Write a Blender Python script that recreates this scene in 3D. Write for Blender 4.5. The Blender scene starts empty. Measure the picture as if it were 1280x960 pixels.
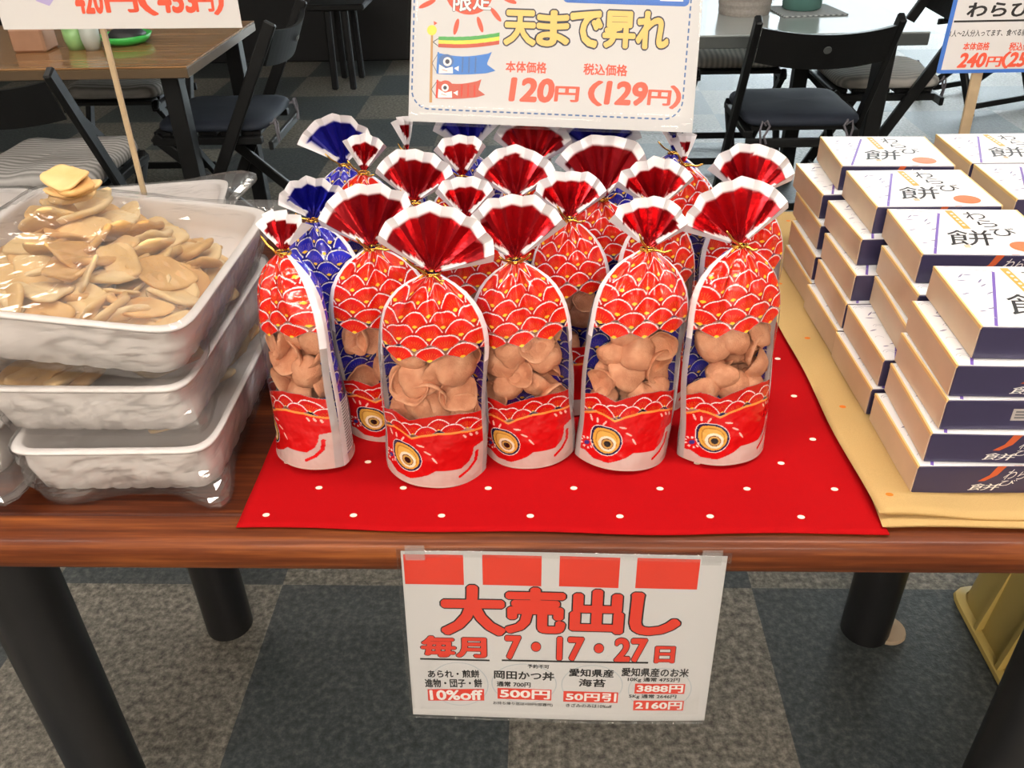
import bpy, math, random
import numpy as np
from mathutils import Vector, Matrix, noise

# ---------------------------------------------------------------- camera, light, exposure
sc = bpy.context.scene
COL = sc.collection
sc.view_settings.view_transform = 'Standard'
sc.view_settings.look = 'None'
sc.view_settings.gamma = 1.0
sc.view_settings.use_curve_mapping = False
sc.view_settings.exposure = 0.0
sc.cycles.use_denoising = True
sc.cycles.max_bounces = 10
sc.cycles.diffuse_bounces = 4
sc.cycles.glossy_bounces = 4
sc.cycles.transmission_bounces = 6
sc.cycles.transparent_max_bounces = 32
sc.cycles.caustics_reflective = False
sc.cycles.caustics_refractive = False
sc.cycles.sample_clamp_indirect = 6.0

cd = bpy.data.cameras.new('camera')
cam = bpy.data.objects.new('camera', cd)
COL.objects.link(cam)
cd.sensor_fit = 'HORIZONTAL'
cd.sensor_width = 36.0
cd.lens = 1070.0 / 1280.0 * 36.0
cd.clip_start = 0.02
rx = Vector((0.99924, 0.03156, -0.02294))
ry = Vector((-0.00199, -0.54606, -0.83774))
rz = Vector((-0.03897, 0.83715, -0.54558))
M = Matrix((rx, -ry, -rz)).transposed().to_4x4()
M.translation = Vector((0, 0, 1.3))
cam.matrix_world = M
sc.camera = cam

w = bpy.data.worlds.new('daylight_outside')
sc.world = w
w.use_nodes = True
w.node_tree.nodes['Background'].inputs[0].default_value = (0.85, 0.95, 1.0, 1)
w.node_tree.nodes['Background'].inputs[1].default_value = 1.6

LAMP_POWER = 17.0        # ceiling tubes over the shop, also those added for reflections
FRONT_LAMP_POWER = 85.0  # ceiling tube behind the viewer and the one added for the tray fronts
BOX_LAMP_POWER = 38.0    # ceiling tube above the gift boxes
WINDOW_POWER = 3000.0     # daylight through the window at the back right


def area_light(name, loc, rot, sx, sy, power, color):
    l = bpy.data.lights.new(name, 'AREA')
    l.shape = 'RECTANGLE'
    l.size = sx
    l.size_y = sy
    l.energy = power
    l.color = color
    o = bpy.data.objects.new(name, l)
    o.location = loc
    o.rotation_euler = rot
    COL.objects.link(o)
    return o


area_light('window_daylight', (2.9, 7.9, 1.35), (math.radians(90), 0, 0), 4.4, 2.2, WINDOW_POWER, (0.80, 0.93, 1.0))

TZ = 0.75    # table top height
rnd = random.Random(7)


# ---------------------------------------------------------------- node helpers
def new_mat(name):
    m = bpy.data.materials.new(name)
    m.use_nodes = True
    nt = m.node_tree
    for n in list(nt.nodes):
        nt.nodes.remove(n)
    out = nt.nodes.new('ShaderNodeOutputMaterial')
    return m, nt, out


def math_node(nt, op, a, b=None, c=None):
    n = nt.nodes.new('ShaderNodeMath')
    n.operation = op
    for i, v in enumerate((a, b, c)):
        if v is None:
            continue
        if isinstance(v, (int, float)):
            n.inputs[i].default_value = v
        else:
            nt.links.new(v, n.inputs[i])
    return n.outputs[0]


def mix_color(nt, fac, a, b):
    n = nt.nodes.new('ShaderNodeMix')
    n.data_type = 'RGBA'
    for sock, v in ((n.inputs[0], fac), (n.inputs[6], a), (n.inputs[7], b)):
        if isinstance(v, (int, float)):
            sock.default_value = v
        elif isinstance(v, tuple):
            sock.default_value = v if len(v) == 4 else (*v, 1)
        else:
            nt.links.new(v, sock)
    return n.outputs[2]


def noise_node(nt, scale, detail=3.0, coords='Object', stretch=None, rough=0.5):
    tc = nt.nodes.new('ShaderNodeTexCoord')
    mp = nt.nodes.new('ShaderNodeMapping')
    nt.links.new(tc.outputs[coords], mp.inputs[0])
    if stretch:
        mp.inputs['Scale'].default_value = stretch
    n = nt.nodes.new('ShaderNodeTexNoise')
    n.inputs['Scale'].default_value = scale
    n.inputs['Detail'].default_value = detail
    n.inputs['Roughness'].default_value = rough
    nt.links.new(mp.outputs[0], n.inputs['Vector'])
    return n.outputs[0]


def ramp(nt, fac, stops):
    n = nt.nodes.new('ShaderNodeValToRGB')
    el = n.color_ramp.elements
    while len(el) < len(stops):
        el.new(0.5)
    for e, (p, c) in zip(el, stops):
        e.position = p
        e.color = (*c, 1)
    nt.links.new(fac, n.inputs[0])
    return n.outputs[0]


def bump(nt, height, strength, dist=0.002):
    n = nt.nodes.new('ShaderNodeBump')
    n.inputs['Strength'].default_value = strength
    n.inputs['Distance'].default_value = dist
    nt.links.new(height, n.inputs['Height'])
    return n.outputs[0]


def principled(nt, out, color, rough=0.5, metal=0.0, spec=0.5, normal=None, coat=0.0, link=True):
    p = nt.nodes.new('ShaderNodeBsdfPrincipled')
    for key, v in (('Base Color', color), ('Roughness', rough), ('Metallic', metal), ('Specular IOR Level', spec), ('Coat Weight', coat)):
        if isinstance(v, tuple):
            p.inputs[key].default_value = (*v, 1) if len(v) == 3 else v
        elif isinstance(v, (int, float)):
            p.inputs[key].default_value = v
        else:
            nt.links.new(v, p.inputs[key])
    if normal is not None:
        nt.links.new(normal, p.inputs['Normal'])
    if link:
        nt.links.new(p.outputs[0], out.inputs[0])
    return p.outputs[0]


def simple(name, color, rough=0.5, metal=0.0, spec=0.5, vary=0.08, scale=40.0, bump_s=0.0, coat=0.0):
    """a plain material with a little procedural variation"""
    m, nt, out = new_mat(name)
    nz = noise_node(nt, scale)
    dark = tuple(c * (1 - vary) for c in color)
    lite = tuple(min(1, c * (1 + vary)) for c in color)
    col = mix_color(nt, nz, dark, lite)
    nrm = bump(nt, nz, bump_s) if bump_s else None
    principled(nt, out, col, rough, metal, spec, nrm, coat)
    return m


def film_shader(nt, rough=0.06, base=0.05, gain=0.55, milky=0.0, crinkle=0.0, cscale=60.0, milk_color=(0.9, 0.88, 0.86)):
    tr = nt.nodes.new('ShaderNodeBsdfTransparent')
    tr.inputs[0].default_value = (0.985, 0.985, 0.985, 1)
    gl = nt.nodes.new('ShaderNodeBsdfGlossy')
    gl.inputs['Roughness'].default_value = rough
    lw = nt.nodes.new('ShaderNodeLayerWeight')
    lw.inputs[0].default_value = 0.25
    if crinkle:
        nz = noise_node(nt, cscale, 2.0)
        b = bump(nt, nz, crinkle, 0.004)
        nt.links.new(b, gl.inputs['Normal'])
    f = math_node(nt, 'MULTIPLY_ADD', lw.outputs['Fresnel'], gain, base)
    f = math_node(nt, 'MINIMUM', f, 0.85)
    mx = nt.nodes.new('ShaderNodeMixShader')
    nt.links.new(f, mx.inputs[0])
    if milky:
        df = nt.nodes.new('ShaderNodeBsdfDiffuse')
        df.inputs[0].default_value = (*milk_color, 1)
        m2 = nt.nodes.new('ShaderNodeMixShader')
        m2.inputs[0].default_value = milky
        nt.links.new(tr.outputs[0], m2.inputs[1])
        nt.links.new(df.outputs[0], m2.inputs[2])
        nt.links.new(m2.outputs[0], mx.inputs[1])
    else:
        nt.links.new(tr.outputs[0], mx.inputs[1])
    nt.links.new(gl.outputs[0], mx.inputs[2])
    return mx.outputs[0]


def film_mat(name, **k):
    m, nt, out = new_mat(name)
    nt.links.new(film_shader(nt, **k), out.inputs[0])
    return m


# ---------------------------------------------------------------- mesh helpers
class MB:
    def __init__(self):
        self.v, self.f, self.mi = [], [], []

    def add(self, verts, faces, mat=0, xf=None):
        b = len(self.v)
        if xf is not None:
            verts = [xf(*p) for p in verts]
        self.v.extend([tuple(p) for p in verts])
        for f in faces:
            self.f.append([b + i for i in f])
            self.mi.append(mat)

    def box(self, x0, x1, y0, y1, z0, z1, mat=0, bev=0.0, xf=None):
        if bev <= 0:
            vs = [(x, y, z) for x in (x0, x1) for y in (y0, y1) for z in (z0, z1)]
            fs = [(0, 1, 3, 2), (4, 6, 7, 5), (0, 4, 5, 1), (2, 3, 7, 6), (0, 2, 6, 4), (1, 5, 7, 3)]
            self.add(vs, fs, mat, xf)
            return
        # chamfered box: three inset quads per corner
        b = min(bev, (x1 - x0) / 2.01, (y1 - y0) / 2.01, (z1 - z0) / 2.01)
        vs, idx = [], {}
        for sx in (0, 1):
            for sy in (0, 1):
                for sz in (0, 1):
                    X, Y, Z = (x0, x1)[sx], (y0, y1)[sy], (z0, z1)[sz]
                    xi, yi, zi = X + (b if sx == 0 else -b), Y + (b if sy == 0 else -b), Z + (b if sz == 0 else -b)
                    for a, p in (('x', (X, yi, zi)), ('y', (xi, Y, zi)), ('z', (xi, yi, Z))):
                        idx[(sx, sy, sz, a)] = len(vs)
                        vs.append(p)
        fs = []
        for s in (0, 1):
            for a, q in (('x', [(s, 0, 0), (s, 1, 0), (s, 1, 1), (s, 0, 1)]), ('y', [(0, s, 0), (0, s, 1), (1, s, 1), (1, s, 0)]), ('z', [(0, 0, s), (1, 0, s), (1, 1, s), (0, 1, s)])):
                f = [idx[(*c, a)] for c in q]
                fs.append(f if s else f[::-1])
        for i in (0, 1):
            for j in (0, 1):
                fs.append([idx[(i, j, 0, 'x')], idx[(i, j, 1, 'x')], idx[(i, j, 1, 'y')], idx[(i, j, 0, 'y')]])
                fs.append([idx[(i, 0, j, 'x')], idx[(i, 1, j, 'x')], idx[(i, 1, j, 'z')], idx[(i, 0, j, 'z')]])
                fs.append([idx[(0, i, j, 'y')], idx[(1, i, j, 'y')], idx[(1, i, j, 'z')], idx[(0, i, j, 'z')]])
                for k in (0, 1):
                    fs.append([idx[(i, j, k, 'x')], idx[(i, j, k, 'y')], idx[(i, j, k, 'z')]])
        self.add(vs, fs, mat, xf)

    def tube(self, pts, rad, n=8, mat=0, cap=True, square=None):
        """a round bar along pts; rad a number or one per point"""
        pts = [Vector(p) for p in pts]
        rr = [rad] * len(pts) if isinstance(rad, (int, float)) else rad
        b = len(self.v)
        up = None
        for i, p in enumerate(pts):
            d = (pts[min(i + 1, len(pts) - 1)] - pts[max(i - 1, 0)]).normalized()
            if up is None:
                up = d.orthogonal().normalized()
            up = (up - d * up.dot(d)).normalized()
            s = d.cross(up)
            for k in range(n):
                a = 2 * math.pi * k / n
                self.v.append(tuple(p + (up * math.cos(a) + s * math.sin(a)) * rr[i]))
        for i in range(len(pts) - 1):
            for k in range(n):
                self.f.append([b + i * n + k, b + i * n + (k + 1) % n, b + (i + 1) * n + (k + 1) % n, b + (i + 1) * n + k])
                self.mi.append(mat)
        if cap:
            self.f.append([b + k for k in range(n)][::-1])
            self.f.append([b + (len(pts) - 1) * n + k for k in range(n)])
            self.mi += [mat, mat]

    def bar(self, p0, p1, wx, wy, side=(1, 0, 0), mat=0):
        """flat wooden bar of section wx (along side) by wy"""
        p0, p1 = Vector(p0), Vector(p1)
        d = (p1 - p0).normalized()
        s = Vector(side)
        s = (s - d * s.dot(d)).normalized()
        t = d.cross(s)

        def xf(x, y, z):
            return p0 + s * x + t * y + d * z
        self.box(-wx / 2, wx / 2, -wy / 2, wy / 2, 0, (p1 - p0).length, mat, min(wx, wy) * 0.2, xf)

    def lathe(self, prof, n=24, mat=0, c=(0, 0, 0)):
        b = len(self.v)
        for r, z in prof:
            for k in range(n):
                a = 2 * math.pi * k / n
                self.v.append((c[0] + r * math.cos(a), c[1] + r * math.sin(a), c[2] + z))
        for i in range(len(prof) - 1):
            for k in range(n):
                self.f.append([b + i * n + k, b + i * n + (k + 1) % n, b + (i + 1) * n + (k + 1) % n, b + (i + 1) * n + k])
                self.mi.append(mat)

    def mesh(self, name, mats, smooth=False):
        me = bpy.data.meshes.new(name)
        me.from_pydata(self.v, [], self.f)
        for m in (mats if isinstance(mats, (list, tuple)) else [mats]):
            me.materials.append(m)
        me.polygons.foreach_set('material_index', self.mi)
        if smooth:
            me.polygons.foreach_set('use_smooth', [True] * len(me.polygons))
        me.update()
        return me

    def build(self, name, mats, parent=None, smooth=False):
        return link(name, self.mesh(name, mats, smooth), parent)


def link(name, me, parent=None):
    o = bpy.data.objects.new(name, me)
    COL.objects.link(o)
    if parent is not None:
        o.parent = parent
    return o


def empty(name, loc=(0, 0, 0), rot=(0, 0, 0)):
    o = bpy.data.objects.new(name, None)
    o.empty_display_size = 0.05
    o.location = loc
    o.rotation_euler = rot
    COL.objects.link(o)
    return o


def tag(o, label, cat=None, group=None, kind=None):
    o['label'] = label
    if cat:
        o['category'] = cat
    if group:
        o['group'] = group
    if kind:
        o['kind'] = kind
    return o


def copy_tree(o, parent=None):
    c = o.copy()
    COL.objects.link(c)
    if parent is not None:
        c.parent = parent
    for ch in [x for x in bpy.data.objects if x.parent == o]:
        copy_tree(ch, c)
    return c


def smooth_angle(o, deg=35):
    me = o.data
    me.polygons.foreach_set('use_smooth', [True] * len(me.polygons))
    me.set_sharp_from_angle(angle=math.radians(deg))


# ---------------------------------------------------------------- lettering
_glyphs = {}


def glyphs(body, bold=0.0):
    key = (body, bold)
    if key not in _glyphs:
        c = bpy.data.curves.new('lettering', 'FONT')
        c.body = body
        c.size = 1.0
        c.offset = bold
        c.resolution_u = 3
        o = bpy.data.objects.new('lettering', c)
        COL.objects.link(o)
        dg = bpy.context.evaluated_depsgraph_get()
        me = o.evaluated_get(dg).to_mesh()
        vs = [(v.co.x, v.co.y) for v in me.vertices]
        fs = [tuple(p.vertices) for p in me.polygons]
        bpy.data.objects.remove(o)
        bpy.data.curves.remove(c)
        _glyphs[key] = (vs, fs)
    return _glyphs[key]


def glyph_outline(body):
    """boundary edges of the filled glyphs"""
    vs, fs = glyphs(body)
    seen = {}
    for f in fs:
        for i in range(len(f)):
            a, b_ = f[i], f[(i + 1) % len(f)]
            k = (min(a, b_), max(a, b_))
            seen[k] = seen.get(k, 0) + 1
    return [k for k, n in seen.items() if n == 1]


def put_text(mb, body, rect, xf, layer, mat=0, bold=0.0, slant=0.0, turn=0.0):
    """lettering fitted into rect (x0,y0,x1,y1) of a sheet and laid on it by xf(x, y, layer); bold thickens its strokes"""
    vs, fs = glyphs(body)
    xs, ys = [p[0] for p in vs], [p[1] for p in vs]
    bx0, bx1, by0, by1 = min(xs), max(xs), min(ys), max(ys)
    x0, y0, x1, y1 = rect
    ct, st = math.cos(turn), math.sin(turn)
    cx, cy = (x0 + x1) / 2, (y0 + y1) / 2

    def place(x, y):
        X = x0 + (x - bx0) / (bx1 - bx0) * (x1 - x0)
        Y = y0 + (y - by0) / (by1 - by0) * (y1 - y0)
        X += (Y - cy) * slant
        dx, dy = X - cx, Y - cy
        return xf(cx + dx * ct - dy * st, cy + dx * st + dy * ct, lay)
    lay = layer
    mb.add([place(x, y) for x, y in vs], fs, mat)
    if bold > 0:
        for q_, (i, j) in enumerate(glyph_outline(body)):
            lay = layer - 0.10 - 0.035 * (q_ % 5)
            (ax, ay), (bx_, by_) = vs[i], vs[j]
            L = math.hypot(bx_ - ax, by_ - ay)
            if L < 1e-6:
                continue
            ux, uy = (bx_ - ax) / L * bold, (by_ - ay) / L * bold
            e = 0.55
            pts = [(ax - ux * e - uy * .6, ay - uy * e + ux * .6), (ax - ux * 0 - uy, ay + ux), (bx_ - uy, by_ + ux), (bx_ + ux * e - uy * .6, by_ + uy * e + ux * .6),
                   (bx_ + ux * e + uy * .6, by_ + uy * e - ux * .6), (bx_ + uy, by_ - ux), (ax + uy, ay - ux), (ax - ux * e + uy * .6, ay - uy * e - ux * .6)]
            mb.add([place(x, y) for x, y in pts], [tuple(range(8))[::-1]], mat)


def put_poly(mb, pts, xf, layer, mat=0):
    mb.add([xf(x, y, layer) for x, y in pts], [tuple(range(len(pts)))], mat)


def put_rect(mb, x0, y0, x1, y1, xf, layer, mat=0, n=8, skew=0.0):
    for i in range(n):
        a, b = x0 + (x1 - x0) * i / n, x0 + (x1 - x0) * (i + 1) / n
        sa, sb = skew * i / n, skew * (i + 1) / n
        put_poly(mb, [(a, y0 + sa), (b, y0 + sb), (b, y1 + sb), (a, y1 + sa)], xf, layer, mat)


def put_ring(mb, cx, cy, rx_, ry_, t, xf, layer, mat=0, n=48):
    for i in range(n):
        a, b = 2 * math.pi * i / n, 2 * math.pi * (i + 1) / n
        put_poly(mb, [(cx + rx_ * math.cos(a), cy + ry_ * math.sin(a)), (cx + rx_ * math.cos(b), cy + ry_ * math.sin(b)),
                      (cx + (rx_ - t) * math.cos(b), cy + (ry_ - t) * math.sin(b)), (cx + (rx_ - t) * math.cos(a), cy + (ry_ - t) * math.sin(a))], xf, layer, mat)


def put_disc(mb, cx, cy, rx_, ry_, xf, layer, mat=0, n=32, turn=0.0):
    c, s = math.cos(turn), math.sin(turn)
    pts = []
    for i in range(n):
        a = 2 * math.pi * i / n
        x, y = rx_ * math.cos(a), ry_ * math.sin(a)
        pts.append((cx + x * c - y * s, cy + x * s + y * c))
    put_poly(mb, pts, xf, layer, mat)


# ---------------------------------------------------------------- materials
WALL = simple('pale_wall_paint', (0.62, 0.60, 0.56), 0.8, scale=4)
CEIL = simple('ceiling_board', (0.75, 0.74, 0.72), 0.9, scale=6)
DARKWOOD = simple('black_stained_wood', (0.007, 0.0075, 0.008), 0.45, spec=0.35, vary=0.3, scale=30, bump_s=0.05)
BLACKMETAL = simple('black_painted_metal', (0.010, 0.010, 0.011), 0.38, vary=0.2, scale=20)
PAPER = simple('white_paper', (0.60, 0.59, 0.58), 0.6, vary=0.02, scale=8)
INK_BLACK = simple('black_ink', (0.015, 0.014, 0.014), 0.5)
INK_RED = simple('printed_red', (0.66, 0.040, 0.018), 0.6, vary=0.05)
INK_CORAL = simple('printed_coral', (0.70, 0.088, 0.042), 0.5, vary=0.05)
INK_WHITE = simple('printed_white', (0.82, 0.80, 0.76), 0.45)
INK_GREY = simple('printed_pale_grey', (0.42, 0.47, 0.50), 0.5)
INK_BLUE = simple('printed_blue', (0.045, 0.15, 0.50), 0.45)
INK_NAVY = simple('printed_navy', (0.03, 0.035, 0.06), 0.45)
INK_SLATE = simple('printed_slate_blue', (0.06, 0.14, 0.33), 0.45)
INK_YELLOW = simple('printed_butter_yellow', (0.78, 0.51, 0.15), 0.5)
INK_LEMON = simple('printed_lemon', (0.90, 0.66, 0.08), 0.45)
INK_GREEN = simple('printed_green', (0.07, 0.36, 0.08), 0.45)
INK_BRICK = simple('printed_brick', (0.50, 0.075, 0.04), 0.45)
INK_TAN = simple('printed_tan', (0.48, 0.26, 0.09), 0.45)
INK_SKY = simple('printed_bright_blue', (0.035, 0.18, 0.55), 0.45)
INK_LILAC = simple('printed_lilac', (0.42, 0.36, 0.62), 0.45)
LAMINATE = film_mat('clear_laminate', rough=0.10, base=0.010, gain=0.22, milky=0.0)
TAPE = film_mat('clear_tape', rough=0.15, base=0.06, gain=0.4, milky=0.10)
BAMBOO = simple('pale_wood_stick', (0.40, 0.30, 0.18), 0.6, vary=0.2, scale=60)

# ================================================================= SETTING
def carpet():
    m, nt, out = new_mat('carpet_tiles')
    tc = nt.nodes.new('ShaderNodeTexCoord')
    sp = nt.nodes.new('ShaderNodeSeparateXYZ')
    nt.links.new(tc.outputs['Object'], sp.inputs[0])
    fx = math_node(nt, 'DIVIDE', math_node(nt, 'ADD', sp.outputs[0], 0.5425), 0.479)
    fy = math_node(nt, 'DIVIDE', math_node(nt, 'SUBTRACT', sp.outputs[1], 1.2377), 0.481)
    par = math_node(nt, 'PINGPONG', math_node(nt, 'ADD', math_node(nt, 'FLOOR', fx), math_node(nt, 'FLOOR', fy)), 1.0)
    nz = noise_node(nt, 75.0, 3.0, rough=0.7)
    nb = noise_node(nt, 3.0, 2.0)
    dark = ramp(nt, nz, [(0.32, (0.012, 0.017, 0.019)), (0.50, (0.040, 0.050, 0.053)), (0.70, (0.105, 0.115, 0.110))])
    lite = ramp(nt, nz, [(0.32, (0.050, 0.043, 0.033)), (0.50, (0.165, 0.150, 0.122)), (0.70, (0.350, 0.320, 0.265))])
    col = mix_color(nt, par, lite, dark)
    col = mix_color(nt, math_node(nt, 'MULTIPLY', nb, 0.25), col, (0.08, 0.08, 0.075))
    principled(nt, out, col, 0.52, 0.0, 0.55, bump(nt, nz, 0.35, 0.004))
    return m


def slab(name, x0, x1, y0, y1, z0, z1, m, label):
    b = MB()
    b.box(x0, x1, y0, y1, z0, z1)
    o = b.build(name, m)
    tag(o, label, kind='structure')
    return o


slab('floor', -5.0, 5.6, -2.6, 8.1, -0.06, 0.0, carpet(), 'floor of checkered dark and light grey carpet tiles')
slab('ceiling', -5.0, 5.6, -2.6, 8.1, 2.7, 2.76, CEIL, 'plain white ceiling of the shop')
slab('wall_left', -5.06, -5.0, -2.6, 8.1, 0.0, 2.7, WALL, 'plain pale wall on the left side')
slab('wall_right', 5.6, 5.66, -2.6, 8.1, 0.0, 2.7, WALL, 'plain pale wall on the right side')
slab('wall_front', -5.0, 5.6, -2.66, -2.6, 0.0, 2.7, WALL, 'plain pale wall behind the viewer')
b = MB()
for q in ((-5.0, 0.5, 0.0, 2.7), (5.3, 5.6, 0.0, 2.7), (0.5, 5.3, 0.0, 0.2), (0.5, 5.3, 2.5, 2.7)):
    b.box(q[0], q[1], 8.1, 8.2, q[2], q[3])
tag(b.build('wall_back', WALL), 'pale back wall with a wide window opening', kind='structure')
b = MB()
for x in (0.5, 2.07, 3.67, 5.24):
    b.box(x, x + 0.06, 8.11, 8.17, 0.2, 2.5, bev=0.006)
for z in (0.2, 2.44):
    b.box(0.56, 5.24, 8.11, 8.17, z, z + 0.06, bev=0.006)
win = b.build('window_1', simple('white_window_frame', (0.7, 0.7, 0.7), 0.4))
tag(win, 'wide white framed window in the back wall', kind='structure')
b = MB()
b.box(0.56, 5.24, 8.135, 8.145, 0.26, 2.44)
b.build('glazing', film_mat('window_glass', rough=0.02, base=0.03, gain=0.5), win)


def emission_mat(name, color, strength):
    m, nt, out = new_mat(name)
    e = nt.nodes.new('ShaderNodeEmission')
    e.inputs[0].default_value = (*color, 1)
    e.inputs[1].default_value = strength
    nt.links.new(e.outputs[0], out.inputs[0])
    return m


TUBE = emission_mat('lit_lamp_diffuser', (1.0, 0.91, 0.80), LAMP_POWER)
TUBE_FRONT = emission_mat('lit_front_lamp_diffuser', (1.0, 0.88, 0.76), FRONT_LAMP_POWER)
TUBE_BOX = emission_mat('lit_box_lamp_diffuser', (1.0, 0.94, 0.88), BOX_LAMP_POWER)
HOUSING = simple('white_lamp_housing', (0.75, 0.75, 0.75), 0.4)


def ceiling_lamp(x, y, lx, ly, label, tube=None):
    t = empty('ceiling_lamp', (x, y, 2.7))
    tag(t, label, 'ceiling lamp', 'ceiling lamps over the shop')
    h = MB()
    h.box(-lx / 2 - 0.03, lx / 2 + 0.03, -ly / 2 - 0.03, ly / 2 + 0.03, -0.05, 0.0, bev=0.006)
    h.build('housing', HOUSING, t)
    d = MB()
    d.box(-lx / 2, lx / 2, -ly / 2, ly / 2, -0.075, -0.051, bev=0.01)
    d.build('diffuser', tube or TUBE, t)
    return t


ceiling_lamp(-0.45, 0.35, 1.2, 0.22, 'long ceiling lamp above the cracker trays')
ceiling_lamp(0.95, 0.75, 1.2, 0.22, 'long ceiling lamp above the gift boxes', TUBE_BOX)
ceiling_lamp(-0.75, -1.95, 1.2, 0.22, 'long ceiling lamp added behind the viewer to brighten the tray fronts', TUBE_FRONT)  # extra unseen tube, put in because the tray fronts came out dim
ceiling_lamp(0.75, -1.95, 1.2, 0.22, 'long ceiling lamp behind the viewer on the box side', TUBE_FRONT)
ceiling_lamp(-2.1, -0.2, 1.2, 0.22, 'long ceiling lamp to the left of the display table', TUBE_BOX)
ceiling_lamp(-0.3, 2.0, 1.2, 0.16, 'long ceiling lamp added for wrap highlights between the display and the dining tables')  # unseen tube put in to give the clear wraps more highlights
ceiling_lamp(-2.2, 2.6, 1.2, 0.16, 'long ceiling lamp added for reflections above the brown dining table')  # another unseen tube, added for glossy reflections

# ================================================================= DISPLAY TABLE
def wood(name, dark, mid, lite, sc_=1.0, rough=0.38, coat=0.08):
    m, nt, out = new_mat(name)
    n1 = noise_node(nt, 6.0 * sc_, 5.0, stretch=(0.5, 9.0, 9.0), rough=0.65)
    n2 = noise_node(nt, 30.0 * sc_, 3.0, stretch=(0.25, 8.0, 8.0))
    f = math_node(nt, 'MULTIPLY_ADD', n2, 0.4, math_node(nt, 'MULTIPLY', n1, 0.6))
    col = ramp(nt, f, [(0.33, dark), (0.5, mid), (0.68, lite)])
    principled(nt, out, col, rough, 0.0, 0.2, bump(nt, f, 0.08, 0.001), coat)
    return m


TOPWOOD = wood('reddish_brown_wood_top', (0.022, 0.004, 0.002), (0.060, 0.012, 0.003), (0.14, 0.036, 0.008), coat=0.0)
EDGEWOOD = wood('reddish_brown_wood_edge', (0.040, 0.008, 0.003), (0.12, 0.028, 0.007), (0.27, 0.080, 0.018), 0.8, 0.5)
table = empty('display_table', (0, 1.0, 0))
tag(table, 'reddish brown wooden display table on four thick black legs', 'table')
X0, X1 = -1.15, 0.92


def extrude_x(prof, x0, x1, xf_y=0.0, n=12):
    mb = MB()
    k = len(prof)
    for i in range(n + 1):
        x = x0 + (x1 - x0) * i / n
        mb.v += [(x, y, z) for y, z in prof]
    for i in range(n):
        for j in range(k):
            mb.f.append([i * k + j, i * k + (j + 1) % k, (i + 1) * k + (j + 1) % k, (i + 1) * k + j])
            mb.mi.append(0)
    mb.f.append(list(range(k)))
    mb.f.append([n * k + j for j in range(k)][::-1])
    mb.mi += [0, 0]
    return mb


# top board (world y 0.613..1.36), front lipping with a bullnose (0.572..0.612)
mb = MB()
mb.box(X0, X1, 0.6135 - 1.0, 1.36 - 1.0, TZ - 0.04, TZ, bev=0.002)
mb.build('tabletop', TOPWOOD, table)
prof = [(-0.3880, TZ - 0.0005), (-0.3880, TZ - 0.04)]
for i in range(11):
    a = -math.pi / 2 + math.pi * i / 10
    cy, cz = -0.408, TZ - 0.0205
    sx = abs(math.cos(a)) ** 0.7
    prof.append((cy - 0.018 * sx, cz + 0.0195 * math.copysign(abs(math.sin(a)) ** 0.8, math.sin(a))))
o = extrude_x(prof[::-1], X0, X1).build('front_lipping', EDGEWOOD, table)
smooth_angle(o, 40)
for (x, y) in ((-0.612, 0.69), (0.605, 0.69), (-0.618, 1.13), (0.606, 1.13)):
    mb = MB()
    mb.lathe([(0.0, 0.0), (0.040, 0.0), (0.0435, 0.004), (0.0435, 0.02), (0.0435, 0.70), (0.0435, TZ - 0.041), (0.0, TZ - 0.041)], 32, c=(x, y - 1.0, 0.0))
    lg = mb.build('leg', BLACKMETAL, table)
    smooth_angle(lg, 40)
    if x > 0 and y > 1:
        mb = MB()
        mb.lathe([(0.0, 0.0), (0.033, 0.0), (0.035, 0.004), (0.033, 0.010), (0.0, 0.012)], 24, c=(x + 0.040, y - 1.0 - 0.002, 0.001))
        fp = mb.build('foot_pad', simple('beige_felt_pad', (0.42, 0.32, 0.22), 0.8), lg)
        fp['label'] = 'beige round pad sticking out under the leg'

# ================================================================= CLOTHS
def speck_cloth(name, base, speck, px, py, ox, oy, rx_, ry_, wear=0.08):
    """woven cloth with small oval specks in staggered rows"""
    m, nt, out = new_mat(name)
    tc = nt.nodes.new('ShaderNodeTexCoord')
    sp = nt.nodes.new('ShaderNodeSeparateXYZ')
    nt.links.new(tc.outputs['Object'], sp.inputs[0])
    v = math_node(nt, 'DIVIDE', math_node(nt, 'SUBTRACT', sp.outputs[1], oy), py)
    row = math_node(nt, 'ROUND', v)
    dv = math_node(nt, 'MULTIPLY', math_node(nt, 'SUBTRACT', v, row), py / ry_)
    sh = math_node(nt, 'MULTIPLY', math_node(nt, 'PINGPONG', row, 1.0), 0.5)
    u = math_node(nt, 'SUBTRACT', math_node(nt, 'DIVIDE', math_node(nt, 'SUBTRACT', sp.outputs[0], ox), px), sh)
    du = math_node(nt, 'MULTIPLY', math_node(nt, 'SUBTRACT', u, math_node(nt, 'ROUND', u)), px / rx_)
    d = math_node(nt, 'ADD', math_node(nt, 'POWER', math_node(nt, 'ABSOLUTE', du), 2.0), math_node(nt, 'POWER', math_node(nt, 'ABSOLUTE', dv), 2.0))
    fac = math_node(nt, 'LESS_THAN', d, 1.0)
    nz = noise_node(nt, 900.0, 1.0)
    nb = noise_node(nt, 9.0, 3.0)
    c0 = tuple(c * (1 - wear * 2) for c in base)
    c1 = tuple(min(1, c * (1 + wear)) for c in base)
    col = mix_color(nt, nz, c0, c1)
    col = mix_color(nt, math_node(nt, 'MULTIPLY', nb, 0.35), col, tuple(c * 0.8 for c in base))
    col = mix_color(nt, fac, col, speck)
    principled(nt, out, col, 0.85, 0.0, 0.08, bump(nt, nz, 0.25, 0.0006))
    return m


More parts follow.
